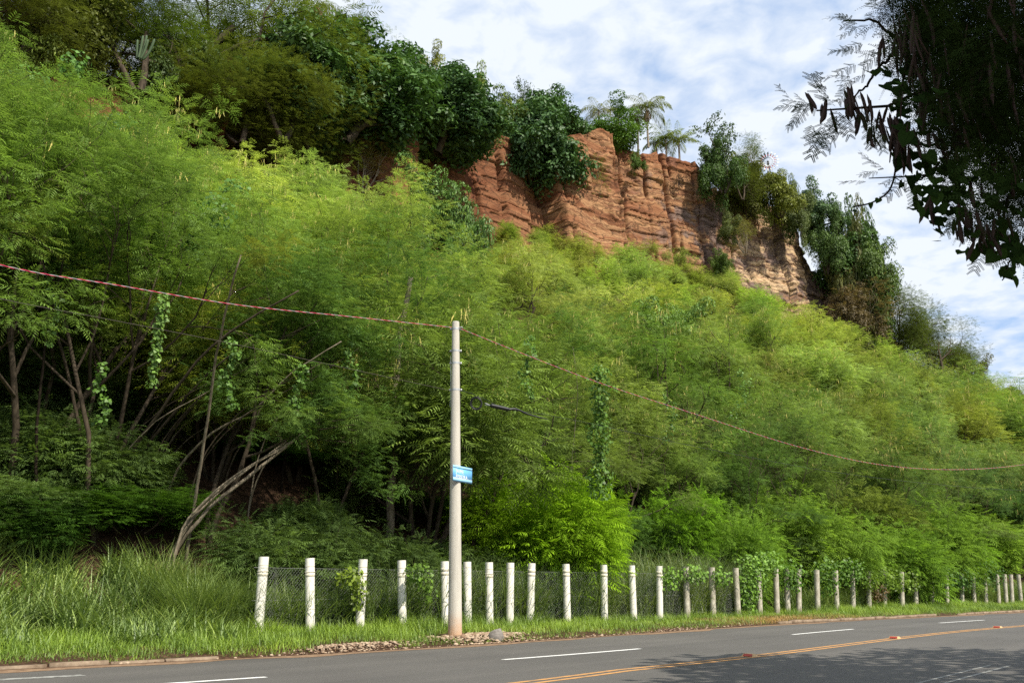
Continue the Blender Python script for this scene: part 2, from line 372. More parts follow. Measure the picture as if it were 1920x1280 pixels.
# raised road studs on the yellow line
M_studred = principled('red_reflector', (.32, .04, .025), .35)
M_studbody = principled('stud_body', (.52, .34, .16), .6)
stud_px = [(905, 'cream'), (1405, 'amber'), (1680, 'red'), (1872, 'red')]
for k, (cx, c) in enumerate([(1406, 'worn amber raised road stud where the yellow lines enter the tree shade'), (1678, 'red-faced raised road stud midway along the sunlit yellow lines'), (1870, 'red-faced raised road stud farthest along the yellow lines')]):
    ub = min(np.arange(8, 60, .05), key=lambda u: abs(proj(np.append(uv2xy(u, float(yel_v(u))), 0))[0] - cx))
    p = uv2xy(ub, float(yel_v(ub)))
    st = thing('road_stud', c, 'road stud', (p[0], p[1], .006), math.atan2(AU[1], AU[0]), 'raised studs on the yellow line')
    g = Geo(); g.quads([[-.1, -.13, 0], [.1, -.13, 0], [.1, .13, 0], [-.1, .13, 0], [-.05, -.11, .05], [.05, -.11, .05], [.05, .11, .05], [-.05, .11, .05]],
                       [[4, 5, 6, 7], [0, 1, 5, 4], [1, 2, 6, 5], [2, 3, 7, 6], [3, 0, 4, 7]]); link('stud_body', g.mesh('stud_body', M_studbody), st)
    g = Geo(); g.quads([[-.098, -.1, .006], [-.098, .1, .006], [-.056, .09, .047], [-.056, -.09, .047]], [[0, 1, 2, 3]]); 
    v = g.V[0] + np.array([-.004, 0, .004]); g.V[0] = v; link('reflector', g.mesh('reflector', M_studred), st)
# kerb remains
def kerb(u0, u1, label, seed):
    rng = np.random.default_rng(seed); g = Geo(); u = u0
    while u < u1:
        L = rng.uniform(.7, 1.1); v = float(edge_v(u + L / 2)) + .14; p = uv2xy(u + L / 2, v)
        dv = float(edge_v(u + L) - edge_v(u)) / L; d = AU + AV * dv
        g.box((p[0], p[1], (-.0 if u0 < 0 else .03) + rng.normal(0, .012)), L / 2 - .012, .085, .07, math.atan2(d[1], d[0]) + rng.normal(0, .012)); u += L
    o = link('kerb', g.mesh('kerb', M_kerb)); o['kind'] = 'structure'
kerb(-4, 8.0, '', 1); kerb(29.5, 41.5, '', 2); kerb(44, 75, '', 3)

# ------------------------------------------------------------ cliff
def build_cliff():
    i0, i1 = 4, 18
    pts = S_xy[i0:i1]; zf = S_zf[i0:i1]; zt = S_zt[i0:i1]
    d = np.r_[0, np.cumsum(np.linalg.norm(np.diff(pts, axis=0), axis=1))]
    ns = int(d[-1] / .14); s = np.linspace(0, d[-1], ns); nh = 200
    px_ = np.interp(s, d, pts[:, 0]); py_ = np.interp(s, d, pts[:, 1])
    k = np.hanning(87); k /= k.sum(); sm = lambda a: np.convolve(np.pad(a, 43, mode='edge'), k, 'valid')
    pxs, pys = sm(px_), sm(py_)
    tx, ty = np.gradient(pxs), np.gradient(pys); l = np.hypot(tx, ty); nx, ny = ty / l, -tx / l      # faces the road
    ztop = np.interp(s, d, zt) + (fbm(s * .4, s * 0, 3, 5) - .45) * 1.6; zbot = np.interp(s, d, zf) - 5
    h = np.linspace(0, 1, nh)
    S, Hh = np.meshgrid(s, h, indexing='ij'); Z = zbot[:, None] + (ztop - zbot)[:, None] * Hh
    # joint-bounded buttresses with flat faces, stepped blocks, thin ledges and open joints
    sj = S + (fbm(S * .12, Z * .10, 3, 40) - .47) * 2.0 + .04 * (Z - 40)
    def cells(x, w, ph=0.):
        i = np.floor(x / w + ph); return i, x / w + ph - i
    wob = lambda i, w, sd: w * (.7 + .6 * hsh(i, sd))
    i1_, f1 = cells(sj, 10.5); i2, f2 = cells(sj, 4.1, .37)
    out = (hsh(i1_, 11) - .5) * 5.0 + (hsh(i2, 12) - .5) * 1.2
    out += (f2 - .5) * (hsh(i2, 13) - .5) * 1.6                                  # faces turned a little either way
    e1 = np.minimum(f1, 1 - f1) * 10.5; e2 = np.minimum(f2, 1 - f2) * 4.1
    cm = np.clip((fbm(S * .3, Z * .22, 3, 61) - .42) * 9, 0, 1)
    out += -2.0 * np.exp(-(e1 / .26) ** 2) * (.4 + .6 * cm) - 1.2 * np.exp(-(e2 / .17) ** 2) * (hsh(i2, 14) > .3) * (.15 + .85 * cm)
    zw = Z + (fbm(S * .07, Z * .10, 3, 21) - .47) * 1.3 + .02 * S
    for w_, bw, amp, sd, thr in ((3.1, 5.6, .6, 5, .0), (1.35, 2.9, .34, 6, .4), (.55, 1.4, .11, 7, .5)):
        bi, bf = cells(zw, w_); si, sf = cells(sj + hsh(bi, sd) * bw, bw)
        hh_ = hsh(bi * 131 + si, 15 + sd); out += np.where(hh_ > thr, hh_ - .5, -.1) * amp
        # a recessed parting under some beds
        out -= np.exp(-((bf * w_) / .10) ** 2) * .35 * (hsh(bi * 17 + si, 25 + sd) > .45) * (w_ > 1)
    rough = np.clip((fbm(S * .16, Z * .16, 2, 51) - .42) * 6, 0, 1)               # crumbly patches against clean faces
    out += (fbm(S * 1.1, Z * 2.2, 4, 30) - .47) * (.12 + .6 * rough) + (fbm(S * .22, Z * .22, 3, 31) - .47) * .6
    out += np.where(Hh > .93, .3 * (fbm(S * 1.5, Z * 1.5, 3, 33) - .3), 0) - (Hh - .3) * 2.0
    out += np.clip(.33 - Hh, 0, 1) * 3.5
    out += 1.6
    X = pxs[:, None] + nx[:, None] * out; Y = pys[:, None] + ny[:, None] * out
    # cap row running back into the plateau
    X = np.concatenate([X, X[:, -1:] - nx[:, None] * 5], 1); Y = np.concatenate([Y, Y[:, -1:] - ny[:, None] * 5], 1)
    Z = np.concatenate([Z, Z[:, -1:] + .15], 1)
    g = Geo(); g.quads(np.stack([X, Y, Z], -1).reshape(-1, 3), grid_faces(*X.shape))
    def rock(t):
        p = objpos(t); sep = t.nodes.new('ShaderNodeSeparateXYZ'); t.links.new(p, sep.inputs[0])
        w1 = noise(t, .09, 4, .55, p); w2 = noise(t, .5, 4, .6, p)
        hh = math_(t, 'MULTIPLY_ADD', w1, 7.0, sep.outputs[2]); hh = math_(t, 'MULTIPLY_ADD', w2, 1.1, hh)
        cv = t.nodes.new('ShaderNodeCombineXYZ'); t.links.new(hh, cv.inputs[2])
        t.links.new(math_(t, 'MULTIPLY', sep.outputs[0], .05), cv.inputs[0])
        bandn = noise(t, .55, 7, .72, cv.outputs[0]); bm = t.nodes.new('ShaderNodeMapRange'); t.links.new(bandn, bm.inputs[0]); bm.inputs[1].default_value = .34; bm.inputs[2].default_value = .66; bm.inputs[3].default_value = .27; bm.inputs[4].default_value = .8; band = bm.outputs[0]
        thin = noise(t, 1.0, 5, .7, mapped(t, p, (.5, .5, 7)))
        warm = ramp(t, band, [(.30, (.115, .048, .027)), (.41, (.20, .088, .047)), (.49, (.245, .122, .066)), (.56, (.32, .19, .105)), (.63, (.15, .068, .042)), (.70, (.25, .125, .068)), (.76, (.42, .30, .19))])
        cool = ramp(t, band, [(.30, (.105, .062, .055)), (.41, (.165, .105, .09)), (.47, (.36, .24, .15)), (.53, (.50, .38, .26)), (.60, (.15, .103, .096)), (.68, (.28, .165, .10)), (.78, (.21, .14, .12))])
        fx = ramp_f(t, math_(t, 'MULTIPLY_ADD', noise(t, .16, 4, .6, p), 18, sep.outputs[0]), 33, 41)
        c = mixc(t, fx, warm, cool)
        purple = ramp_f(t, noise(t, .26, 5, .65, p), .51, .57)
        pu = math_(t, 'MULTIPLY', purple, ramp_f(t, sep.outputs[0], 12, 22))
        c = mixc(t, math_(t, 'MULTIPLY', pu, .92), c, ramp(t, thin, [(.35, (.06, .043, .046)), (.5, (.13, .095, .096)), (.65, (.2, .155, .15))]))
        redl = ramp_f(t, sep.outputs[0], 10, -4)
        c = mixc(t, math_(t, 'MULTIPLY', redl, .85), c, ramp(t, thin, [(.3, (.10, .036, .02)), (.7, (.19, .075, .04))]))
        cap = ramp_f(t, math_(t, 'MULTIPLY_ADD', noise(t, .5, 4, .6, p), 4, sep.outputs[2]), 55.2, 57)
        c = mixc(t, math_(t, 'MULTIPLY', cap, .7), c, (.17, .062, .03))
        c = mixc(t, .6, c, ramp(t, thin, [(.3, (.42, .40, .39)), (.5, (1, 1, 1)), (.7, (1.15, 1.12, 1.06))]), 'MULTIPLY')
        vo = t.nodes.new('ShaderNodeTexVoronoi'); vo.feature = 'DISTANCE_TO_EDGE'; vo.inputs['Scale'].default_value = 1.0
        wv = t.nodes.new('ShaderNodeVectorMath'); wv.operation = 'ADD'; t.links.new(mapped(t, p, (.42, .42, .9)), wv.inputs[0])
        nn = t.nodes.new('ShaderNodeTexNoise'); nn.inputs['Scale'].default_value = .9; nn.inputs['Detail'].default_value = 5; t.links.new(p, nn.inputs['Vector']); t.links.new(nn.outputs[1], wv.inputs[1])
        t.links.new(wv.outputs[0], vo.inputs['Vector'])
        ck = ramp_f(t, vo.outputs['Distance'], .0, .05)
        c = mixc(t, math_(t, 'MULTIPLY', math_(t, 'SUBTRACT', 1.0, ck), .85), c, (.05, .028, .02))
        hs = t.nodes.new('ShaderNodeHueSaturation'); hs.inputs['Saturation'].default_value = .95; hs.inputs['Value'].default_value = 1.2; t.links.new(c, hs.inputs['Color']); c = mixc(t, 1.0, hs.outputs[0], (1.02, .96, .84), 'MULTIPLY')
        fine = noise(t, 9, 5, .7, p)
        c = mixc(t, .55, c, ramp(t, fine, [(.3, (.6, .58, .56)), (.6, (1.12, 1.12, 1.12))]), 'MULTIPLY')
        return c
    mat = principled('cliff_rock', rock, .95, .1, 0, lambda t: noise(t, 3.5, 8, .72, mapped(t, objpos(t), (1, 1, 2.2))))
    mat.node_tree.nodes['Bump'].inputs['Distance'].default_value = .18
    o = struct('cliff', g.mesh('cliff', mat))
    return o
build_cliff()

# ------------------------------------------------------------ growing things
def nrm(a): return a / (np.linalg.norm(a, axis=-1, keepdims=True) + 1e-9)
def grow(rng, p, d, L, r, lvl, P, segs, tips):
    n = 5; pts = [p]; dirs = []
    dd = d.copy()
    for k in range(n - 1):
        dd = nrm(dd + rng.normal(0, P['wob'], 3) + np.array([0, 0, P['up'][lvl]])); pts.append(pts[-1] + dd * L / (n - 1)); dirs.append(dd)
    rad = np.linspace(r, r * P['taper'], n); segs.append((np.array(pts), rad, lvl))
    if lvl == len(P['n']) - 1:
        tips.append((pts[-1], dirs[-1])); tips.append((pts[2], dirs[2]))
        return
    for c in range(P['n'][lvl + 1]):
        f = P['start'] + (1 - P['start']) * (c + rng.uniform(.2, .8)) / P['n'][lvl + 1]
        f = min(f, .999); i = int(f * (n - 1)); q = pts[i] + (pts[i + 1] - pts[i]) * (f * (n - 1) - i)
        ax = nrm(np.cross(dirs[i], rng.normal(0, 1, 3))); a = R(rng.uniform(*P['ang']))
        cd = dirs[i] * math.cos(a) + ax * math.sin(a)
        grow(rng, q, nrm(cd), L * P['len'] * rng.uniform(.75, 1.15), r * (1 - f * (1 - P['taper'])) * .68, lvl + 1, P, segs, tips)
def wood(segs, sides=(7, 5, 4, 3, 3), minr=.006):
    g = Geo()
    for pts, rad, lvl in segs: g.tube(pts, np.maximum(rad, minr), sides[min(lvl, 4)], cap=False)
    return g
def bipinnate(rng, P, A, Nn, L, pairs=5, wid=.016, plen=.5, leaflets=0, lw=.017, jit=.09):
    """feathery compound leaves: n leaves at P along A with normal Nn; returns cards (m,4,3), owner index"""
    n = len(P); A = nrm(A); B = nrm(np.cross(Nn, A)); Nn = np.cross(A, B); L = np.broadcast_to(L, (n,))
    out = []; own = []
    for k in range(pairs):
        f = .25 + .75 * k / max(pairs - 1, 1)
        pl = L * plen * (1 - .45 * abs(f - .5)) * rng.uniform(.85, 1.1, n)
        base = P + A * (L * f)[:, None] - Nn * (L * f * f * .22)[:, None]
        for s in (-1, 1):
            D = nrm(B * s + A * (.35 + .5 * f) - Nn * .32 + rng.normal(0, jit, (n, 3)))
            W = nrm(np.cross(D, Nn)) 
            if not leaflets:
                w = (L * wid * 4)[:, None]
                mid = base + D * (pl * .5)[:, None]; tip = base + D * pl[:, None] - Nn * (pl * .15)[:, None]
                out.append(np.stack([base, mid + W * w * .5, tip, mid - W * w * .5], 1)); own.append(np.arange(n))
            else:
                for j in range(leaflets):
                    ff = (j + .6) / leaflets; bb = base + D * (pl * ff)[:, None] - Nn * (pl * ff * ff * .15)[:, None]
                    ll = (L * (.055 + lw) * (1.1 - .5 * ff))[:, None]
                    for s2 in (-1, 1):
                        e = nrm(W * s2 + D * .55) * ll; w2 = D * (L * lw)[:, None]
                        out.append(np.stack([bb, bb + e * .5 + w2, bb + e, bb + e * .5 - w2], 1)); own.append(np.arange(n))
    return np.concatenate(out), np.concatenate(own)
def pods_cards(rng, P, length=.24, width=.026):
    n = len(P); yaw = rng.uniform(0, 2 * np.pi, n); W = np.stack([np.cos(yaw), np.sin(yaw), 0 * yaw], 1)
    d = nrm(np.stack([rng.normal(0, .2, n), rng.normal(0, .2, n), -np.ones(n)], 1)); l = length * rng.uniform(.6, 1.2, n)
    m = P + d * (l * .5)[:, None] + W * (l * .04)[:, None]; e = P + d * l[:, None]; w = W * width * .5
    a = np.stack([P - w * .4, P + w * .4, m + w, m - w], 1); b = np.stack([m - w, m + w, e + w * .25, e - w * .25], 1)
    return np.concatenate([a, b])

def feathery_parts(seed, P, stems, L0, r0, per_tip=14, sig=.23, leafL=.33, pairs=5, pods=60, lean=.15, flat=.25, stem_ang=22, wid=.016, leaf_mat=None, base_sp=.12):
    rng = np.random.default_rng(seed); segs, tips = [], []
    for k in range(stems):
        az = rng.uniform(0, 2 * np.pi); a = R(rng.uniform(.3, 1) * stem_ang)
        d = np.array([math.cos(az) * math.sin(a) + lean, math.sin(az) * math.sin(a), math.cos(a)])
        grow(rng, np.array([math.cos(az) * base_sp, math.sin(az) * base_sp, -.35]), nrm(d), L0 * rng.uniform(.8, 1.1), r0 * rng.uniform(.75, 1), 0, P, segs, tips)
    tp = np.array([t[0] for t in tips]); td = np.array([t[1] for t in tips])
    m = len(tp); ix = np.repeat(np.arange(m), per_tip); n = len(ix)
    off = rng.normal(0, sig, (n, 3)) * np.array([1, 1, .6]); pos = tp[ix] + off
    A = nrm(td[ix] * .5 + nrm(off) * .8 + rng.normal(0, .4, (n, 3)) + np.array([0, 0, -.05])); A[:, 2] *= .55; A = nrm(A)
    Nn = nrm(np.array([0, 0, 1.]) + rng.normal(0, flat, (n, 3)))
    cards, own = bipinnate(rng, pos, A, Nn, leafL * rng.uniform(.7, 1.25, n), pairs, wid)
    lr = np.clip(rng.normal(.45, .17, n) + (hsh(ix // 2, seed) - .5) * .75, 0, 1)
    g = Geo(); g.cards(cards, lr[own])
    gp = Geo()
    if pods:
        hi = np.argsort(-tp[:, 2] + rng.normal(0, .8, m))[:max(pods, 1)]; pp = np.repeat(tp[hi], 6, 0) + rng.normal(0, .09, (len(hi) * 6, 3)) + np.array([0, 0, -.05])
        c = pods_cards(rng, pp); gp.cards(c, np.tile(rng.uniform(0, 1, len(pp)), 2))
    return wood(segs), g, gp, tp

PL = dict(n=[1, 4, 4, 3], up=[.05, .10, .04, .0], wob=.13, taper=.55, start=.38, ang=(28, 62), len=.66)
PS = dict(n=[1, 5, 3], up=[.06, .08, .02], wob=.14, taper=.5, start=.2, ang=(25, 65), len=.62)
def proto_tree(name, label, cat, parts, bark, leafm, color, podm=None):
    w, c, p = parts[:3]
    r = thing(name, label, cat)
    link('trunk', w.mesh('trunk', bark, True), r)
    nl = sum(len(q) for q in c.Q)
    if podm is not None and p.n:
        for v, q, rr in zip(p.V, p.Q, p.rq): c.quads(v, np.arange(len(v)).reshape(-1, 4), rr)
    me = c.mesh('crown', leafm)
    if podm is not None and p.n:
        me.materials.append(podm); mi = np.zeros(len(me.polygons), np.int32); mi[nl:] = 1; me.polygons.foreach_set('material_index', mi)
    o = link('crown', me, r); o.color = tuple(color) + (1,)
    return r

# four growth forms of the slender, pod-bearing slope trees
leu = []
for k in range(5):
    parts = feathery_parts(100 + k, PL, [3, 2, 3, 2, 4][k], [3.0, 3.4, 2.7, 3.1, 2.8][k], [.085, .1, .08, .11, .075][k], per_tip=15, pods=[90, 40, 110, 25, 60][k], lean=.22, stem_ang=24)
    leu.append(proto_tree('feathery_tree', '', 'tree', parts, M_bark, M_leaf, (.12, .17, .03), M_pod))
for k in range(2):
    parts = feathery_parts(150 + k, dict(PL, start=.62, up=[.05, .22, .06, .0]), 2, [6.2, 5.4][k], [.10, .12][k], per_tip=26, pods=24, lean=.08, stem_ang=14)
    leu.append(proto_tree('feathery_tree', '', 'tree', parts, M_bark, M_leaf, (.12, .17, .03), M_pod))
rng = np.random.default_rng(5)
HILLF = math.atan2(-AV[1], -AV[0])             # downhill direction
ZONES = {
    'top': ('yellow-green feathery tree hung with pale pods, on the slope just under the cliff foot', 'feathery trees on the upper slope'),
    'mid': ('feathery light green tree in the middle of the wooded slope, above the shaded trunks', 'feathery trees on the middle slope'),
    'low': ('slender feathery green tree at the bottom of the wooded slope, behind the fence', 'feathery trees on the lower slope'),
    'far': ('small yellow-green feathery tree on the far slope to the right of the cliff', 'feathery trees on the far slope')}
used = [False] * 7; n_leu = 0
uu = -20.0
while uu < 185:
    step = 3.2 if uu < 24 else (4.7 if uu < 90 else 5.6)
    vb = float(fence_v(uu)) + 4.6; vf = float(foot_v(uu)) - np.interp(uu, [30, 70], [3.0, .8])
    nrow = max(int((vf - vb) / step), 2)
    for j in range(nrow + 1):
        f = j / nrow
        u = uu + rng.uniform(-1.5, 1.5); v = vb + (vf - vb) * f + rng.uniform(-1.2, 1.2) * (0 < f < 1)
        x, y = uv2xy(u, v); z = gz(x, y)
        cx, cy_, d = proj(np.array([x, y, z + 4]))
        if d < 5 or cx < -260 or cx > 2080 or cy_ < -120: continue
        zone = 'far' if u > 112 else ('top' if f > .62 else ('mid' if f > .24 else 'low'))
        yel = np.clip(.22 + np.interp(u, [10, 55], [.32, 0]) + .95 * f + rng.normal(0, .18), 0, 1)
        col = np.array([.118, .208, .066]) * (1 - yel) + np.array([.345, .44, .118]) * yel
        col *= rng.uniform(.78, 1.2) * np.array([rng.uniform(.85, 1.12), 1, rng.uniform(.8, 1.3)])
        sc = np.interp(f, [0, .3, .75, 1], [1.5, 1.45, 1.05, .72]) * np.interp(u, [34, 70], [np.interp(f, [.4, .8, 1], [1, .82, .6]), 1]) * rng.uniform(.78, 1.25) * (1.12 if u > 90 else 1)
        k = int(rng.integers(0, 5))
        if ((u < 27 and f < .27) or (u < 75 and f < .16)) and rng.random() < .68:
            k = 5 + int(rng.integers(0, 2)); sc = rng.uniform(.9, 1.1) * (.92 if u < 24 else .66)
        lab, grp = ZONES[zone]
        rz = HILLF + rng.normal(0, .7)
        if not used[k]:
            t = leu[k]; t.location = (x, y, z); t.rotation_euler = (0, 0, rz); t.scale = (sc,) * 3; used[k] = True
            t['label'] = lab; t['group'] = grp
            for ch in t.children:
                if ch.name.startswith('crown'): ch.color = tuple(col) + (1,)
        else: copy_thing(leu[k], (x, y, z), rz, sc, lab, grp, col)
        n_leu += 1
    uu += step
for k in range(44):
    u = rng.uniform(52, 118); v = float(foot_v(u)) - rng.uniform(1.2, 7); x, y = uv2xy(u, v)
    copy_thing(leu[k % 5], (x, y, gz(x, y) - .3), rng.uniform(0, 6.28), rng.uniform(.5, .72), *ZONES['top'], np.array([.33, .42, .10]) * rng.uniform(.85, 1.1)); n_leu += 1
# an extra front rank of tall ones on the left, whose crowns shade the open wood
for k in range(9):
    u = -9 + 2.3 * k + rng.uniform(-.6, .6); v = float(fence_v(u)) + rng.uniform(4.2, 6.2); x, y = uv2xy(u, v)
    if proj(np.array([x, y, 6]))[0] < -500: continue
    copy_thing(leu[5 + k % 2], (x, y, gz(x, y)), HILLF + math.pi + rng.normal(0, 1.2), rng.uniform(.9, 1.1), *ZONES['low'], np.array([.18, .29, .075]) * rng.uniform(.8, 1.2)); n_leu += 1  # sunlight on these crown tops is put into the brighter leaf colour
print('slope trees', n_leu)

# ------------------------------------------------------------ other plants on the hill
def broad_parts(seed, P, stems, L0, r0, lump=.9, leaves=150, size=.28, lean=0, stem_ang=20, ratio=.45, up=.55, base_sp=.15, spread=1.0, rise=0):
    rng = np.random.default_rng(seed); segs, tips = [], []
    for k in range(stems):
        az = rng.uniform(0, 2 * np.pi); a = R(rng.uniform(.3, 1) * stem_ang)
        d = np.array([math.cos(az) * math.sin(a) + lean, math.sin(az) * math.sin(a), math.cos(a)])
        grow(rng, np.array([math.cos(az) * base_sp, math.sin(az) * base_sp, -.35]), nrm(d), L0 * rng.uniform(.8, 1.1), r0, 0, P, segs, tips)
    tp = np.array([t[0] for t in tips]); m = len(tp); ix = np.repeat(np.arange(m), leaves); n = len(ix)
    lr_ = lump * rng.uniform(.7, 1.25, m)
    dirs = nrm(rng.normal(0, 1, (n, 3)) + np.array([0, 0, up])); rad = lr_[ix] * rng.uniform(.55, 1, n) ** .5
    pos = tp[ix] + dirs * rad[:, None] * np.array([1, 1, .75])
    Nn = nrm(dirs + np.array([0, 0, .5]) + rng.normal(0, .45, (n, 3))); A = nrm(np.cross(Nn, rng.normal(0, 1, (n, 3)))); B = np.cross(Nn, A)
    A = nrm(A - np.array([0, 0, .35])); l = size * rng.uniform(.6, 1.25, n)[:, None]
    c = np.stack([pos, pos + A * l * .5 + B * l * ratio * .5, pos + A * l - Nn * l * .12, pos + A * l * .5 - B * l * ratio * .5], 1)
    g = Geo(); g.cards(c, np.clip(rng.normal(.42, .22, n) + (hsh(ix, seed) - .5) * .35, 0, 1))
    return wood(segs), g, Geo(), tp
PD = dict(n=[1, 5, 4, 3], up=[.05, .08, .05, .05], wob=.14, taper=.55, start=.25, ang=(35, 72), len=.68)
PB = dict(n=[1, 5, 3], up=[.05, .05, .03], wob=.16, taper=.5, start=.12, ang=(30, 75), len=.65)
PA = dict(n=[1, 4, 4, 3], up=[.05, .03, .0, -.02], wob=.14, taper=.55, start=.35, ang=(35, 65), len=.74)
PX = dict(n=[1, 4, 3, 3], up=[.06, .09, .05, .03], wob=.15, taper=.5, start=.3, ang=(20, 50), len=.6)
protos = {}
def reg(name, kind, parts, bark, mat, col, podm=None):
    r = proto_tree(kind, '', 'tree', parts, bark, mat, col, podm)
    me = [c for c in r.children if c.name.startswith('crown') or c.name.startswith('foliage')][0].data
    co = np.zeros(len(me.vertices) * 3, np.float32); me.vertices.foreach_get('co', co); co = co.reshape(-1, 3)
    ext = (np.percentile(co[:, 0], 1), np.percentile(co[:, 0], 99), np.percentile(co[:, 1], 1), np.percentile(co[:, 1], 99), np.percentile(co[:, 2], 1), np.percentile(co[:, 2], 99.5))
    protos[name] = dict(root=r, h=ext[5], w=(ext[1] - ext[0] + ext[3] - ext[2]) / 2, cx=(ext[0] + ext[1]) / 2, cy=(ext[2] + ext[3]) / 2, used=False)
for k in range(2): reg('dense%d' % k, 'dense_tree', broad_parts(300 + k, PD, 2, 2.5, .16, .50, 95, .21), M_bark, M_broad, (.035, .085, .026))
for k in range(2): reg('bush%d' % k, 'bushy_tree', broad_parts(320 + k, PB, 4, 2.0, .07, .5, 190, .14, stem_ang=42), M_bark, M_broad, (.09, .17, .03))
for k in range(2): reg('acacia%d' % k, 'spreading_tree', feathery_parts(340 + k, PA, 2, 3.2, .14, per_tip=34, sig=.38, leafL=.30, pods=0, lean=.1), M_bark, M_leaf, (.10, .15, .03))
reg('sparse', 'sparse_tree', feathery_parts(350, PX, 3, 3.0, .07, per_tip=5, sig=.22, leafL=.30, pods=0), M_bark_pale, M_leaf, (.10, .16, .05))
reg('sparse1', 'sparse_tree', broad_parts(351, PX, 2, 3.0, .08, .32, 16, .2), M_bark, M_broad, (.07, .12, .05))
reg('dry', 'dry_shrub', feathery_parts(360, PX, 5, 2.0, .05, per_tip=4, sig=.2, leafL=.24, pods=0, stem_ang=40), M_bark_pale, M_leaf, (.22, .17, .08))
for k in range(2): reg('shrub%d' % k, 'leafy_shrub', feathery_parts(370 + k, PS, 7, 1.7, .035, per_tip=26, sig=.26, leafL=.30, pods=0, stem_ang=42, wid=.02, base_sp=.3), M_bark, M_leaf, (.12, .26, .03))
GROUPS = {}
def plant(proto, cx, ytop, wpx, Y, label, cat='tree', col=None, ybot=None, rz=0, group=None, zoff=0, name=None):
    """a plant whose crown top shows at (cx, ytop) and is wpx wide, standing Y metres ahead"""
    p = protos[proto]
    u = (640 - ytop) / F; zt = CAM_H + Y * math.tan(PITCH + math.atan(u))
    dep = Y * CP + (zt - CAM_H) * SP; X = (cx - 960) / F * dep
    if ybot is None: zb = gz(X, Y) + zoff
    else: zb = CAM_H + Y * math.tan(PITCH + math.atan((640 - ybot) / F))
    sz = max((zt - zb), .6) / p['h']; sw = wpx * ((1.3 if X < 14 else 1.0) if proto.startswith(('dense', 'acacia')) else 1.05) * dep / F / p['w']
    c, s_ = math.cos(rz), math.sin(rz)
    loc = (X - (p['cx'] * c - p['cy'] * s_) * sw, Y - (p['cx'] * s_ + p['cy'] * c) * sw, zb)
    if not p['used']:
        r = p['root']; p['used'] = True; r.location = loc; r.rotation_euler = (0, 0, rz)
        if col:
            for ch in r.children:
                if ch.name.startswith(('crown', 'foliage')): ch.color = tuple(col) + (1,)
    else: r = copy_thing(p['root'], loc, rz, 1, None, None, col)
    r.scale = (sw, sw, sz); r['label'] = label; r['category'] = cat
    if group: r['group'] = group
    elif 'group' in r: del r['group']
    return r
DG = (.08, .17, .05); YG = (.19, .27, .05); OL = (.115, .145, .035)
# top left of the hill
plant('acacia0', 40, -60, 260, 43, 'olive-green bushy tree in the top left corner above the red earth', 'tree', OL, rz=1)
plant('bush0', 130, -20, 190, 46, 'dull green bush overhanging the bare red earth bank', 'bush', OL, rz=.3)
plant('bush1', 30, 15, 150, 42, 'light green bush at the left edge above the red earth', 'bush', YG, rz=2)
plant('acacia1', 235, -80, 230, 49, 'olive tree directly behind the tall cactus', 'tree', (.075, .11, .03), rz=2.2)
plant('acacia0', 345, -40, 170, 54, 'green feathery tree just right of the cactus at the hilltop', 'tree', (.10, .16, .03), rz=3)
plant('acacia1', 470, -60, 330, 60, 'large spreading feathery tree reaching the top edge beside the open sky', 'tree', (.13, .18, .035), rz=.6)
plant('acacia0', 440, 95, 250, 57, 'olive feathery tree leaning over the red earth left of the dark trees', 'tree', OL, 280, rz=4)
plant('acacia1', 350, 130, 150, 53, 'small olive feathery tree at the lower end of the red earth bank', 'tree', (.13, .16, .03), 260, rz=5)
plant('acacia0', 520, 70, 230, 56, 'olive feathery tree just left of the first dark broad-leaved tree', 'tree', (.11, .15, .035), 285, rz=2.6)
plant('acacia1', 560, 160, 190, 56, 'low olive feathery tree in front of the first dark broad-leaved tree', 'tree', OL, 300, rz=3.6)
plant('acacia1', 440, 190, 190, 55, 'lowest olive feathery tree over the red earth', 'tree', (.13, .16, .04), 290, rz=1.6)
plant('bush1', 330, 50, 150, 52, 'dark leafy bush right of the cactus foot', 'bush', (.07, .12, .03), 190, rz=1.6)
plant('acacia1', 150, -70, 190, 47, 'olive tree between the corner tree and the cactus', 'tree', (.08, .115, .03), rz=4.2)
# the dark broad-leaved row along the edge
plant('dense0', 600, 55, 210, 60, 'dark green broad-leaved tree, first of the dark row beside the feathery tree', 'tree', DG, 280, rz=0)
plant('dense1', 690, 80, 190, 65, 'dark green broad-leaved tree under the thin pale-stemmed sapling', 'tree', (.075, .16, .04), 275, rz=1)
plant('dense0', 790, 105, 190, 71.5, 'tall dark broad-leaved tree below the yellow-green crown', 'tree', (.065, .14, .05), 278, rz=2)
plant('dense1', 845, 185, 140, 72.5, 'dark round tree at the right end of the dark row, over the red cliff', 'tree', (.065, .145, .055), 290, rz=3)
plant('dense0', 740, 100, 190, 68, 'dark broad-leaved tree in the middle of the dark row', 'tree', DG, 272, rz=5.2)
plant('dense1', 560, 110, 170, 57.5, 'dark tree at the left end of the row, half behind the olive trees', 'tree', (.07, .14, .04), 290, rz=2.9)
plant('dense0', 830, 140, 160, 74, 'dark tree squeezed between the tall dark tree and the round one', 'tree', (.075, .155, .055), 280, rz=.7)
plant('bush0', 1545, 395, 60, 109, 'small leafy bush filling the gap beside the blue-green tree', 'bush', (.10, .18, .05), 500, rz=.7)
plant('dense1', 645, 165, 190, 61, 'dark lower tree hanging over the deep red bank', 'tree', (.055, .125, .04), 280, rz=4)
plant('sparse', 705, 50, 110, 84, 'thin pale-leaved sapling standing against the sky behind the dark trees', 'tree', (.16, .22, .09), 200, rz=0)
plant('sparse', 650, 35, 90, 86, 'nearly leafless sapling against the sky beside the dry palm skirt', 'tree', (.16, .2, .10), 170, rz=2)
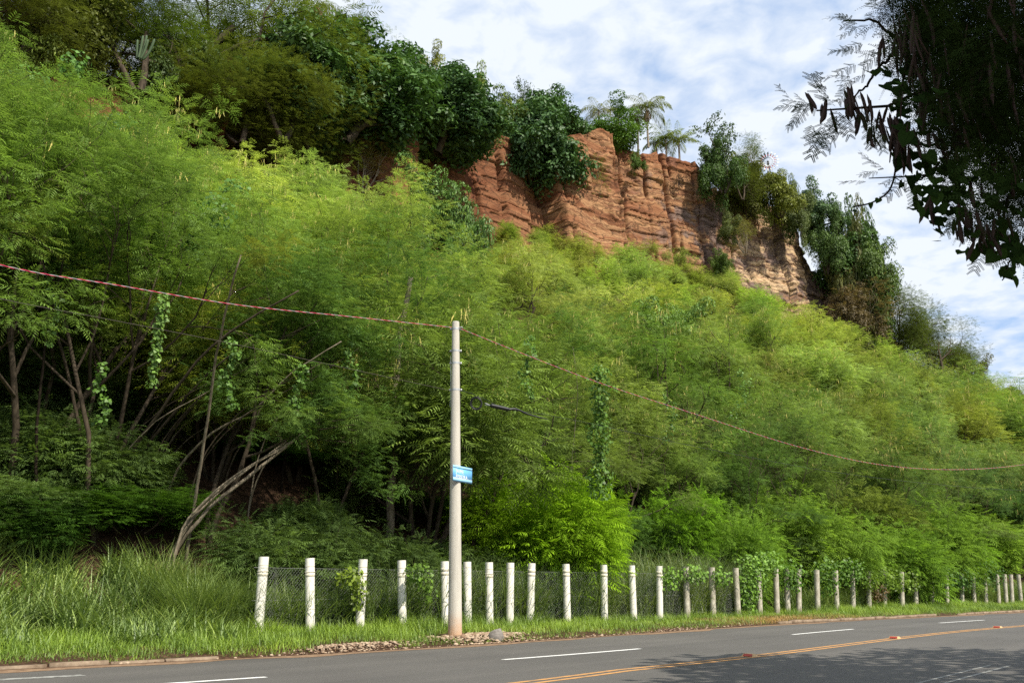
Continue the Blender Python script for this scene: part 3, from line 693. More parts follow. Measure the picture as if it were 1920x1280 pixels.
plant('bush0', 800, 98, 66, 88, 'yellow-green crown showing above the dark trees', 'tree', (.24, .28, .05), 190, rz=1)
plant('bush1', 910, 135, 85, 85, 'tall yellow-green bushy tree between the dark trees', 'tree', YG, 290, rz=2)
plant('bush0', 935, 185, 90, 84, 'light green bush hanging over the cliff left of the round dark trees', 'bush', (.13, .2, .035), 290, rz=4)
plant('sparse1', 985, 158, 60, 92, 'wispy tree with thin twigs behind the round dark trees', 'tree', None, 260, rz=4)
plant('bush1', 970, 190, 60, 91, 'small light green bush behind the two round dark trees', 'bush', (.16, .24, .04), 280, rz=5)
plant('dense0', 1035, 172, 110, 90, 'round dark green tree at the cliff edge, upper of two', 'tree', (.07, .155, .045), 280, rz=5)
plant('dense1', 1005, 215, 130, 86, 'round dark green tree clinging to the cliff face, lower of two', 'tree', (.065, .14, .05), 370, rz=1.5)
plant('bush0', 1142, 214, 112, 95, 'bright green rounded bush on the cliff edge left of the palm', 'bush', (.10, .21, .03), 285, rz=.5)
plant('bush1', 1072, 262, 60, 91, 'small dark shrub on the cliff just right of the clinging dark trees', 'shrub', (.06, .12, .03), 330, rz=.9)
plant('sparse1', 1335, 230, 92, 98, 'airy grey-green tree at the right corner of the main cliff face', 'tree', (.08, .14, .05), 345, rz=0)
plant('bush1', 1352, 262, 78, 97.5, 'dark leafy shrub at the foot of the airy corner tree', 'shrub', (.07, .14, .03), 350, rz=2)
plant('acacia0', 1375, 265, 90, 100, 'feathery olive shrub on the cliff step left of the windmill', 'shrub', OL, 380, rz=2)
plant('sparse', 1400, 265, 60, 104, 'thin bare-twigged sapling standing up just left of the windmill', 'tree', (.1, .15, .06), 360, rz=1)
plant('bush0', 1396, 300, 84, 105, 'yellow-green bush partly in front of the windmill wheel', 'bush', (.16, .20, .035), 390, rz=3)
plant('bush1', 1450, 330, 92, 104, 'yellow-green bush below the windmill wheel', 'bush', (.17, .21, .035), 400, rz=4)
plant('bush0', 1385, 318, 76, 104, 'tangled dry-looking bush on the cliff brow left of the windmill', 'bush', (.13, .15, .05), 400, rz=5)
plant('dense0', 1520, 342, 84, 111, 'blue-green bushy tree at the right end of the cliff', 'tree', (.09, .17, .07), 450, rz=3.3)
plant('bush1', 1490, 335, 50, 106, 'small pale bush between the windmill and the cliff end', 'bush', (.12, .17, .05), 430, rz=1.3)
plant('bush0', 1575, 385, 60, 110, 'olive bush behind the creeper-hung tree', 'bush', (.14, .16, .05), rz=1)
plant('dense1', 1605, 398, 66, 114, 'small round tree with orange-tinged crown top on the ridge', 'tree', (.06, .12, .03), rz=2)
plant('dense1', 1582, 430, 105, 112, 'dark creeper-hung tree at the cliff end', 'tree', (.075, .155, .04), 555, rz=4.4)
plant('bush0', 1625, 440, 90, 110, 'light green tree just right of the creeper-hung tree', 'tree', (.10, .17, .04), 600, rz=2.4)
plant('acacia0', 1650, 485, 110, 113, 'feathery green tree on the ridge below the round tree', 'tree', (.11, .15, .04), 640, rz=4.4)
plant('dry', 1605, 535, 120, 108, 'brown dry shrub at the foot of the cliff end', 'shrub', (.20, .15, .09), 625, rz=0)
plant('bush1', 1600, 540, 90, 109, 'brownish half-dry bush behind the dry shrub', 'bush', (.15, .12, .06), 625, rz=3)
for k, (x, y, wv) in enumerate([(1690, 540, 120), (1730, 575, 110), (1760, 605, 110), (1795, 650, 90)]):
    plant('acacia%d' % (k % 2), x, y, wv, 114 + 5 * k, ['olive feathery tree on the descending ridge, highest of four', 'olive feathery tree on the descending ridge, second of four', 'olive feathery tree on the descending ridge, third of four', 'olive feathery tree on the descending ridge, lowest of four'][k], 'tree', (.10, .135, .04), 690 + 15 * k, rz=k)
plant('bush0', 1815, 672, 60, 132, 'pale drooping bush on the skyline at the low end of the ridge', 'bush', (.16, .17, .07), 760, rz=1)
plant('bush1', 1850, 705, 80, 134, 'olive bush on the skyline near the right edge', 'bush', (.13, .17, .05), 790, rz=1)
plant('bush0', 1905, 730, 90, 138, 'olive bush at the right edge of the picture on the skyline', 'bush', (.14, .17, .05), 800, rz=2)
# on the cliff face
plant('dry', 1100, 305, 90, 90, 'dry sparse shrub growing on the cliff face', 'shrub', (.17, .18, .07), 395, rz=0)
plant('dry', 700, 235, 110, 62, 'pale dry shrub rising above the feathery trees by the deep red bank', 'shrub', (.26, .22, .09), 350, rz=1)
plant('bush1', 1365, 395, 40, 98, 'small green shrub in the cliff gully, upper', 'shrub', (.12, .16, .04), 440, rz=1)
plant('bush0', 1350, 470, 36, 97.5, 'small green shrub in the cliff gully, lower', 'shrub', (.10, .17, .03), 515, rz=3)
plant('dry', 1385, 405, 60, 99, 'dry twiggy shrub beside the gully shrubs', 'shrub', (.2, .2, .08), 470, rz=3)
plant('bush1', 1195, 285, 30, 93, 'tuft of green leaves on the cliff brow below the palm', 'shrub', (.10, .18, .03), 315, rz=3)
# greener round trees among the slope trees
for k, (x, y, wv, Y, yb) in enumerate([(800, 328, 130, 56, 480), (870, 365, 110, 54, 560), (1250, 560, 120, 60, 700)]):
    plant('bush%d' % (k % 2), x, y, wv, Y, ['dark green leafy tree rising above the feathery canopy below the red bank', 'tall dark green leafy tree amid the feathery canopy above the pole', 'greener leafy tree amid the canopy to the right'][k], 'tree', [(.10, .20, .045), (.10, .20, .045), (.17, .30, .07)][k], yb, rz=k)

rb = np.random.default_rng(17)
for k in range(30):
    u = rb.uniform(14, 115); f = rb.uniform(.25, .95); vb, vf = float(fence_v(u)) + 5, float(foot_v(u)) - 2; v = vb + (vf - vb) * f; x, y = uv2xy(u, v)
    copy_thing(protos['bush%d' % (k % 2)]['root'], (x, y, gz(x, y)), rb.uniform(0, 6.28), rb.uniform(.95, 1.5) * (1 if f < .7 else .7), 'rounded broad-leaved tree of a fuller green scattered among the feathery slope trees', 'broad-leaved trees among the feathery ones', np.array([.15, .24, .07]) * rb.uniform(.6, 1.25), rb.uniform(1.0, 1.35))['category'] = 'tree'
# ------------------------------------------------------------ palms, cactus, windmill
def palm_geo(seed, H, nf, fl, r=.13, droop=1.0, dead=0):
    rng = np.random.default_rng(seed)
    z = np.linspace(-.4, H, 9); tr = Geo()
    px_ = np.sin(z / H * 1.4) * .12 * H * rng.uniform(-.5, .5)
    pts = np.stack([px_, px_ * .3, z], 1); tr.tube(pts, r * (1 + .25 * (1 - z / H)), 9)
    top = pts[-1]; fr = Geo(); dd = Geo()
    for k in range(nf + dead):
        isd = k >= nf; az = k * 2.399 + rng.normal(0, .15); el = R(rng.uniform(-75, -40)) if isd else R(72 - 85 * (k / nf) + rng.normal(0, 6))
        L = fl * (rng.uniform(.55, .8) if isd else rng.uniform(.85, 1.1)); n = 12; p = top.copy() + np.array([0, 0, .05]); P_ = [p]; e = el
        for i in range(n):
            p = p + L / n * np.array([math.cos(az) * math.cos(e), math.sin(az) * math.cos(e), math.sin(e)]); P_.append(p); e -= droop * R(9 + 5 * i / n) * (.4 if isd else 1)
            e = max(e, R(-86))
        P_ = np.array(P_); gg = dd if isd else fr
        gg.tube(P_, np.linspace(.03, .008, n + 1), 3, cap=False, rnd=.3)
        s = np.linspace(.12, 1, 34); Q = np.stack([np.interp(s, np.linspace(0, 1, n + 1), P_[:, i]) for i in range(3)], 1)
        T = nrm(np.gradient(Q, axis=0)); side = nrm(np.cross(T, np.array([0, 0, 1.]))); 
        for sg in (-1, 1):
            D = nrm(side * sg + T * .55 + np.array([0, 0, -.55]) + rng.normal(0, .16, Q.shape)); ll = (L * .23 * np.sin(np.pi * (s * .85 + .12)) + .05)[:, None]
            W = nrm(np.cross(D, np.array([0, 0, 1.]))) * .034
            mid = Q + D * ll * .5; tip = Q + D * ll - np.array([0, 0, 1.]) * ll * .28
            gg.cards(np.stack([Q, mid + W, tip, mid - W], 1), rng.uniform(.1, .9, len(Q)))
    return tr, fr, dd
M_palmtrunk = principled('palm_bark', barkc((.17, .135, .10), (.36, .31, .25)), .9, .1)
def palm(cx, ycrown, Y, seed, nf, rpx, label, col, zb=None, droop=1., dead=0):
    zt = CAM_H + Y * math.tan(PITCH + math.atan((640 - ycrown) / F)); dep = Y * CP + (zt - CAM_H) * SP; X = (cx - 960) / F * dep
    z0 = gz(X, Y) if zb is None else CAM_H + Y * math.tan(PITCH + math.atan((640 - zb) / F))
    tr, fr, dd = palm_geo(seed, zt - z0, nf, rpx * dep / F * 1.5, .12, droop, dead)
    t = thing('palm_tree', label, 'palm', (X, Y, z0), seed, 'palms on the clifftop')
    link('trunk', tr.mesh('trunk', M_palmtrunk, True), t); o = link('crown', fr.mesh('crown', M_leaf), t); o.color = tuple(col) + (1,)
    if dd.n: link('dead_fronds', dd.mesh('dead_fronds', M_dead), t)
palm(1212, 203, 97.5, 1, 20, 36, 'tallest palm on the clifftop, bare trunk rising from the cliff edge', (.16, .19, .07), 272, .85, 5)
palm(1193, 222, 100, 2, 12, 24, 'thin drooping palm just left of the tallest palm', (.11, .14, .06), None, 1.25, 5)
palm(1117, 210, 101, 3, 16, 32, 'greyish palm rising behind the bright green bush', (.19, .21, .12), None, .9)
palm(1160, 210, 102, 4, 9, 18, 'small dark palm behind the bright green bush', (.05, .08, .03), None, .8)
palm(1247, 262, 101, 5, 16, 30, 'low light green palm right of the tallest palm', (.19, .25, .08), None, .55)
palm(1272, 264, 101, 6, 16, 28, 'low light green palm beside the airy corner tree', (.2, .25, .08), None, .55)
palm(1230, 268, 102, 7, 12, 22, 'smallest palm, close to the tallest palm trunk', (.15, .2, .06), None, .9)
palm(592, 18, 84, 8, 16, 42, 'palm with a skirt of dry fronds behind the dark trees', (.16, .2, .07), None, 1.0, 26)

def cactus():
    p = at(262, 94, 46); z0 = p[2]
    t = thing('columnar_cactus', 'tall grey-green columnar cactus standing above the red earth bank', 'cactus', tuple(p))
    for k, (dx_, lean, h) in enumerate([(0, .06, 2.3), (.1, .24, 2.0), (-.1, -.14, 2.0), (.18, .4, 2.3), (-.05, .16, 2.6)]):
        n = 14; pts = [np.array([dx_, .05 * k, -.5])]
        a = lean * 2.2
        for i in range(n): a += (lean * .3 - a) * .18; pts.append(pts[-1] + np.array([math.sin(a), 0, math.cos(a)]) * h * .62 / n)
        g = Geo(); th = np.linspace(.075, .07, n + 1); th[-1] = .03; g.tube(np.array(pts), th * (1 + .0 * th), 10)
        v = g.V[0].reshape(n + 1, 10, 3); c = v.mean(1, keepdims=True); v[:, ::2] = c + (v[:, ::2] - c) * .72; g.V[0] = v.reshape(-1, 3)
        link('stem', g.mesh('stem', M_cactus), t)
cactus()

def windmill():
    c = at(1440, 304, 121); rw = 20 * 121 / F
    z0 = c[2] - 7.5
    t = thing('wind_pump', 'small windmill with a many-bladed wheel standing above the clifftop bushes', 'windmill', (c[0], c[1], z0), -math.atan2(c[0], c[1]))
    zc = 7.5; g = Geo()
    for sx, sy in ((-1, -1), (1, -1), (1, 1), (-1, 1)):
        g.tube([(sx * .8, sy * .8 + .4, -1.5), (sx * .08, sy * .08 + .4, zc - .3)], .045, 4)
    for k in range(9):
        h = .3 + k * .8; a = .8 * (1 - (h + 1.5) / 9) + .08
        for p, q in (((-a, -a), (a, -a)), ((a, -a), (a, a)), ((a, a), (-a, a)), ((-a, a), (-a, -a))):
            g.tube([(p[0], p[1] + .4, h), (q[0], q[1] + .4, h)], .025, 4); g.tube([(p[0], p[1] + .4, h), (q[0] * .9, q[1] * .9 + .4, h + .8)], .02, 4)
    link('tower', g.mesh('tower', M_rust), t)
    g = Geo(); g.box((0, .3, zc - .05), .16, .4, .2); g.tube([(0, -.15, zc), (0, .4, zc)], .1, 8); link('gearbox', g.mesh('gearbox', M_black), t)
    for k in range(18):
        a = 2 * math.pi * k / 18 + .1; er = np.array([math.cos(a), 0, math.sin(a)]); et = np.array([-math.sin(a), 0, math.cos(a)])
        b = Geo(); tw = et * .75 + np.array([0, .65, 0])
        tipm = M_bladegrey if 1.3 < a < 3.1 else M_bladewhite  # blades in one sector of the wheel are darker
        for r0, r1, m in ((.36, .55, 0), (.55, .72, 1), (.72, 1., 0)):
            w0, w1 = .04 + .11 * r0, .04 + .11 * r1; o = np.array([0, -.12, zc])
            P_ = [o + er * rw * r0 - tw * w0, o + er * rw * r0 + tw * w0, o + er * rw * r1 + tw * w1, o + er * rw * r1 - tw * w1]
            nn = np.cross(er, tw); nn = nn / np.linalg.norm(nn) * .006
            V = np.array([p - nn for p in P_] + [p + nn for p in P_]); b.quads(V, [[3, 2, 1, 0], [4, 5, 6, 7], [0, 1, 5, 4], [1, 2, 6, 5], [2, 3, 7, 6], [3, 0, 4, 7]])
        b.tube([np.array([0, -.12, zc]) + er * .1, np.array([0, -.12, zc]) + er * rw * .4], .012, 4)
        me = b.mesh('blade', tipm); me.materials.append(M_bladered); mi = np.zeros(len(me.polygons), np.int32); mi[6:12] = 1; me.polygons.foreach_set('material_index', mi)
        link('blade', me, t)
    g = Geo(); th = np.linspace(0, 2 * np.pi, 49)
    for rr in (.45, .8): g.tube(np.stack([np.cos(th) * rw * rr, np.full(49, -.10), zc + np.sin(th) * rw * rr], 1), .012, 4, cap=False)
    link('wheel_ring', g.mesh('wheel_ring', M_steel), t)
windmill()

# ------------------------------------------------------------ fence
def on_curve(cx, vfun, z, lo=2, hi=120):
    us = np.arange(lo, hi, .02); v = vfun(us); x = us * AU[0] + v * AV[0]; y = us * AU[1] + v * AV[1]
    d = y * CP + (z - CAM_H) * SP; p = 960 + F * x / d
    k = int(np.argmin(np.abs(p - cx) + (d < 3) * 1e5)); return x[k], y[k], us[k]
POSTS = [(495, 483), (581, 581), (681, 674), (753, 754), (834, 835), (876, 877), (917, 918), (957, 956), (997, 994), (1061, 1064), (1132, 1133), (1184, 1188), (1236, 1237), (1285, 1289), (1334, 1337), (1379, 1384), (1421, 1425), (1454, 1457), (1474, 1477), (1497, 1498), (1531, 1533), (1566, 1569), (1597, 1600), (1627, 1630), (1656, 1659), (1690, 1692), (1715, 1718), (1745, 1748), (1774, 1776), (1802, 1804), (1824, 1827), (1846, 1849), (1869, 1873), (1883, 1887), (1895, 1898), (1909, 1915)]
ORD = ['first', 'second', 'third', 'fourth', 'fifth', 'sixth', 'seventh', 'eighth', 'ninth', 'tenth', 'eleventh', 'twelfth', 'thirteenth', 'fourteenth', 'fifteenth', 'sixteenth', 'seventeenth', 'eighteenth', 'nineteenth', 'twentieth']
PR = .118
def post_parts(old, variant):
    g = Geo(); hs = [-.3, 0, .5, 1.0, 1.5, 1.80]; g.tube(np.array([[0, 0, h] for h in hs]), PR, 18, cap=False)
    g.tube(np.array([[0, 0, 1.80], [0, 0, 1.78]]), [PR, PR - .012], 18, cap=True)
    col = []
    if variant == 0: bands = [(1.36, 1.44, .006), (1.455, 1.475, .014), (1.60, 1.61, .004)]
    elif variant == 1: bands = [(1.42, 1.50, .006), (1.53, 1.62, .006)]
    else: bands = [(1.64, 1.65, .004)]
    for a, b, e in bands:
        c = Geo(); c.tube(np.array([[0, 0, a], [0, 0, a + .004], [0, 0, b - .004], [0, 0, b]]), [PR, PR + e, PR + e, PR], 18, cap=False); col.append(c)
        for j in (a, b):
            d = Geo(); d.tube(np.array([[0, 0, j - .008], [0, 0, j - .002]]), PR + .0012, 18, cap=False); col.append(d)
    return g, col
post_me = {}
for old in (0, 1):
    for v in (0, 1, 2):
        g, cols = post_parts(old, v)
        pm = g.mesh('pipe', M_pvc_old if old else M_pvc, True)
        cm = [(c.mesh('collar', (M_joint if i % 3 else M_collar)), i % 3) for i, c in enumerate(cols)]
        post_me[old, v] = (pm, cm)
post_xy = []
for i, (xt, xb) in enumerate(POSTS):
    x, y, u = on_curve(xb, fence_v, .2); z = float(ground(u, fence_v(u))) if False else .2
    zt = z + 1.8; dep = y * CP + (zt - CAM_H) * SP; xtop = (xt - 960) / F * dep
    lean = math.atan2(xtop - x, 1.8)
    old = 1 if i >= 13 else 0; var = [0, 0, 0, 0, 1, 2, 0, 2, 1, 1, 1, 1, 1, 2, 2, 2, 1][i] if i < 17 else 2
    if i == 0: lab = 'white pipe post wrapped in wire mesh, leaning right, at the left end of the fence'
    elif i == 4: lab = 'white pipe post almost touching the left side of the utility pole'
    elif i < 4: lab = '%s white pipe post with a raised collar, %s from the mesh-wrapped end post' % (['', 'upright', 'slightly leaning', 'upright'][i], ['', 'next', 'second', 'third'][i])
    elif i < 25: lab = '%s pipe post to the right of the utility pole, %s' % (ORD[i - 5], 'clean white' if i < 13 else ('stained, beside creepers' if i < 17 else 'stained grey'))
    else: lab = 'stained grey pipe post, %s from the right edge of the picture' % ORD[len(POSTS) - 1 - i]
    t = thing('fence_post', lab.strip(), 'post', (x, y, z), 0, 'pipe posts along the roadside fence'); t.rotation_euler = (0, lean, (i * 1.7) % 6.28 * 0)
    pm, cm = post_me[old, var]; link('pipe', pm, t)
    g = None
    for me, k in cm:
        if k == 0: link('collar', me, t)
        else: link('joint', me, t)
    post_xy.append((x, y, u))
# chain link, one length of mesh strung along the posts
def chain_link():
    g = Geo(); u0, u1 = post_xy[0][2] - .25, post_xy[16][2]
    d0 = post_xy[0][2]
    def P(u, z):
        off = np.interp(u, [d0 - .3, d0 - .1, d0 + .18, d0 + .5], [.02, -.16, -.16, .17]); sag = .02 * math.sin(u * 5)
        p = uv2xy(u, float(fence_v(u)) + off); return np.array([p[0], p[1], .2 + z + sag * 0])
    H_ = 1.55; step = .085; us = np.arange(u0 - H_, u1, step)
    for s in (1, -1):
        for u in us:
            a, b = (u, u + H_ * .9)
            n = 9; pts = []
            for k in range(n):
                f = k / (n - 1); uu_ = a + (b - a) * f; z = H_ * f if s > 0 else H_ * (1 - f)
                if u0 <= uu_ <= u1: pts.append(P(uu_, z) + np.array([0, .003 * s, 0]))
            if len(pts) > 1: g.tube(np.array(pts), .0021, 3, cap=False)
    for z in (.05, .8, 1.55):
        g.tube(np.array([P(u, z) for u in np.arange(u0, u1, .3)]), .0035, 4, cap=False)
    o = link('wire_mesh_fence', g.mesh('wire_mesh_fence', M_wire)); tag(o, 'chain-link wire mesh strung between the white pipe posts', 'fence')
chain_link()

# ------------------------------------------------------------ utility pole, sign, cables
pole_xy = at(853, 1190, 1); k_ = None
def ground_hit(x, y, z): r = ray(x, y); t = (z - CAM_H) / r[2]; return r * t + np.array([0, 0, CAM_H])
PB_ = ground_hit(853, 1191, .17)
def pole():
    H_ = 7.55
    t = thing('utility_pole', 'slim round concrete utility pole standing in rubble by the road', 'utility pole', tuple(PB_))
    # solve top so that it shows at (854.5, 603)
    Y = PB_[1]; zt = CAM_H + Y * math.tan(PITCH + math.atan((640 - 604) / F)); dep = Y * CP + (zt - CAM_H) * SP; xt = (854.5 - 960) / F * dep
    H_ = zt - PB_[2]; lean = math.atan2(xt - PB_[0], H_); t.rotation_euler = (0, lean, 0)
    rad = lambda h: .172 + (.096 - .172) * h / H_
    g = Geo(); hs = np.linspace(-.4, H_, 14); g.tube(np.array([[0, 0, h] for h in hs]), [rad(h) for h in hs], 24, cap=False)
    g.tube(np.array([[0, 0, H_], [0, 0, H_ + .012], [0, 0, H_ + .02]]), [rad(H_), rad(H_) - .012, .03], 24)
    link('shaft', g.mesh('shaft', M_concrete, True), t)
    hz = lambda y: (CAM_H + Y * math.tan(PITCH + math.atan((640 - y) / F))) - PB_[2]
    for y in (617, 658, 681, 731):
        h = hz(y); r = rad(h) + .004; g = Geo(); g.tube(np.array([[0, 0, h - .025], [0, 0, h + .025]]), r, 24, cap=False)
        g.tube(np.array([[0, 0, h + .025], [0, 0, h + .026]]), [r, r - .006], 24, cap=False)
        for s in (-1, 1):
            g.box((s * (r + .02), -.0, h), .03, .014, .028); g.tube([(s * (r + .025), -.05, h), (s * (r + .025), .05, h)], .009, 6)
        link('clamp', g.mesh('clamp', M_steel), t)
    # hook on the upper clamp
    g = Geo(); h = hz(614); g.tube([(rad(h), -.02, h), (rad(h) + .07, -.03, h + .01), (rad(h) + .09, -.03, h - .03)], .012, 6); link('hook', g.mesh('hook', M_steel), t)
    g = Geo(); h0 = hz(875); h1 = hz(735)
    g.tube(np.array([[-rad(h0) - .012, .0, h1 - .4], [-rad(h1) - .014, .0, h1 + .0], [-rad(h1) - .02, .0, h1 + 1.0]]), .006, 5); link('earth_wire', g.mesh('earth_wire', M_steel), t)
    return H_, lean, hz, rad
PH, PLEAN, pole_hz, pole_rad = pole()
def pole_pt(y, dx_=0, dy_=0):
    h = pole_hz(y); return np.array([PB_[0] + math.sin(PLEAN) * h + dx_, PB_[1] + dy_, PB_[2] + h])
def sign():
    c = pole_pt(889); D = np.array([math.sin(R(31)), math.cos(R(31)), 0]); Nn = np.array([math.cos(R(31)), -math.sin(R(31)), 0])
    h = pole_hz(889); c = c + Nn * (pole_rad(h) + .02) + D * .10
    L, H_ = .86, .40
    t = thing('street_sign', 'small pale blue sign with white lettering strapped to the utility pole', 'sign', tuple(c))
    t.rotation_euler = Matrix((tuple(D), tuple(-Nn), (0, 0, 1))).transposed().to_euler()
    # local x along plate, y into the plate, z up
    g = Geo(); g.box((0, 0, 0), L / 2, .006, H_ / 2); link('plate', g.mesh('plate', M_blue), t)
    for z in (H_ / 2 - .035, -H_ / 2 + .045):
        g = Geo(); g.box((0, -.0085, z), L / 2 - .002, .0015, .03 if z > 0 else .035); link('border', g.mesh('border', M_paleblue), t)
    g = Geo(); g.box((0, -.0085, -H_ / 2 + .090), L / 2 - .002, .0015, .005); link('border', g.mesh('border', M_letter), t)
    for txt, z, sz in (('JAIME', .045, .13), ('PEREIRA', -.085, .13)):
        cu = bpy.data.curves.new('lettering', 'FONT'); cu.body = txt; cu.size = sz; cu.extrude = .0015; cu.offset = .0; cu.space_character = 1.12
        tmp = bpy.data.objects.new('tmp', cu); COL.objects.link(tmp); bpy.context.view_layer.update()
        me = bpy.data.meshes.new_from_object(tmp.evaluated_get(bpy.context.evaluated_depsgraph_get())); bpy.data.objects.remove(tmp)
        me.name = 'lettering'; me.materials.clear(); me.materials.append(M_letter)
        o = link('lettering', me, t); o.location = (-L / 2 + .12, -.0095, z - .03); o.rotation_euler = (R(90), 0, 0)
    for z in (.1, -.1):
        g = Geo(); th = np.linspace(0, np.pi, 13); r = pole_rad(h) + .004
        cxl = np.array([-.10, .02 + pole_rad(h), z]); g.tube(np.stack([cxl[0] + r * np.cos(th), cxl[1] + r * np.sin(th), np.full(13, z)], 1), .008, 4); link('strap', g.mesh('strap', M_steel), t)
sign()
def spline(P_, n):
    P_ = np.array(P_, float); d = np.r_[0, np.cumsum(np.linalg.norm(np.diff(P_, axis=0), axis=1))]; s = np.linspace(0, d[-1], n)
    m = np.gradient(P_, d, axis=0); i = np.clip(np.searchsorted(d, s, 'right') - 1, 0, len(d) - 2); h = (d[i + 1] - d[i])[:, None]; f = ((s - d[i])[:, None]) / h
    return (2 * f ** 3 - 3 * f ** 2 + 1) * P_[i] + (f ** 3 - 2 * f ** 2 + f) * h * m[i] + (-2 * f ** 3 + 3 * f ** 2) * P_[i + 1] + (f ** 3 - f ** 2) * h * m[i + 1]
def twisted(P_, label, mats, r, pitch):
    L = float(np.linalg.norm(np.diff(np.array(P_), axis=0), axis=1).sum()); n = int(L / .05); c = spline(P_, n); s = np.linspace(0, L, n)
    T = nrm(np.gradient(c, axis=0)); A = nrm(np.cross(T, np.array([0, 0, 1.]))); B = np.cross(T, A)
    t = thing('overhead_cable', label, 'cable', tuple(c[0])); c0 = c - c[0]
    for k, (nm, m) in enumerate(mats):
        ph = 2 * np.pi * (s / pitch + k / len(mats)); g = Geo(); g.tube(c0 + r * .8 * (np.cos(ph)[:, None] * A + np.sin(ph)[:, None] * B), r, 5); link(nm, g.mesh(nm, m), t)
pA = pole_pt(615, -.11, -.06)
left_far = at(0, 497, 12.6); d_ = left_far - pA
lp = [at(-700, 300, 8.6), at(-250, 425, 10.8), left_far, at(220, 535, 15.1), at(440, 571, 17.6), at(660, 594, 20.3), pA]
twisted(lp, 'red and grey twisted cable running from the left edge to the pole top', [('grey_strand', M_grey), ('red_strand', M_red)], .0082, .42)
pB = pole_pt(617, .11, -.06)
rp = [pB, at(980, 663, 24.2), at(1100, 709, 25.8), at(1300, 775, 29), at(1500, 838, 32.6), at(1620, 866, 35.3), at(1740, 879, 38.8), at(1830, 879, 42), at(1925, 870, 46), at(2060, 840, 54)]
twisted(rp, 'red and grey twisted cable sagging from the pole top to the right edge', [('grey_strand', M_grey), ('red_strand', M_red)], .0082, .42)
def wire(P_, label, r, mat, name='overhead_wire'):
    c = spline(P_, 120); g = Geo(); g.tube(c - c[0], r, 5); o = link(name, g.mesh(name, mat), None, tuple(c[0])); tag(o, label, 'cable')
wire([at(-500, 430, 9.3), at(0, 560, 12.8), at(200, 598, 15.1), at(420, 641, 17.5), at(640, 688, 20.2), pole_pt(733, -.13, -.05)], 'thin dark wire running from the left edge to the middle of the pole', .0048, M_rust)
wq = [pole_pt(732, .14, -.06), at(905, 746, 23), at(938, 763, 23.3), at(1010, 775, 24.0), at(1300, 836, 29), at(1560, 884, 34.5), at(1760, 908, 39.5), at(1920, 918, 45.5), at(2050, 905, 53)]
wire(wq, 'thin black wire carrying the splice case, running right from the pole', .0065, M_black)
def coil():
    c = at(893, 756, 23.0); rng = np.random.default_rng(2)
    t = None; g = Geo(); th = np.linspace(0, 2 * np.pi * 7, 7 * 32); v = nrm(np.array([c[0], c[1], 0])); sx = np.array([v[1], -v[0], 0])
    rr = .165 + .02 * np.sin(th * .37) ; off = .03 * np.sin(th * .21)
    P_ = (np.cos(th) * rr * .9)[:, None] * sx + (np.sin(th) * rr)[:, None] * np.array([0, 0, 1.]) + off[:, None] * v
    g.tube(P_, .0085, 5); o = link('cable_coil', g.mesh('cable_coil', M_black), None, tuple(c)); tag(o, 'coil of spare black cable hanging right of the pole', 'cable coil')
    a, b = at(921, 760, 23.2), at(954, 767.5, 23.4)
    t = thing('splice_case', 'black ribbed cylinder splice case hanging on the wire beside the coil', 'splice case', tuple((a + b) / 2)); d = b - a; L = np.linalg.norm(d); e = d / L
    g = Geo(); s = np.linspace(-.5, .5, 27); rr = np.where(np.arange(27) % 2, .062, .055); rr[0] = rr[-1] = .045; g.tube(s[:, None] * d, rr, 12); g.tube(s[::-1][:2, None] * d * 0 + np.array([-.5 * d, -.56 * d]), [.05, .03], 12)
    link('case', g.mesh('case', M_black), t)
    for k in (-1, 1):
        g = Geo(); g.tube([-.55 * d, -.72 * d + np.array([0, 0, .02 * k]), -.86 * d + np.array([0, 0, .03 * k])], .01, 5); link('bracket', g.mesh('bracket', M_steel), t)
    w = Geo(); w.tube(spline([.5 * d, .8 * d + np.array([0, 0, .05]), 1.6 * d + np.array([0, 0, -.01]), 2.8 * d - np.array([0, 0, .03])], 12), np.linspace(.04, .012, 12), 6); link('tail_sleeve', w.mesh('tail_sleeve', M_black), t)
coil()

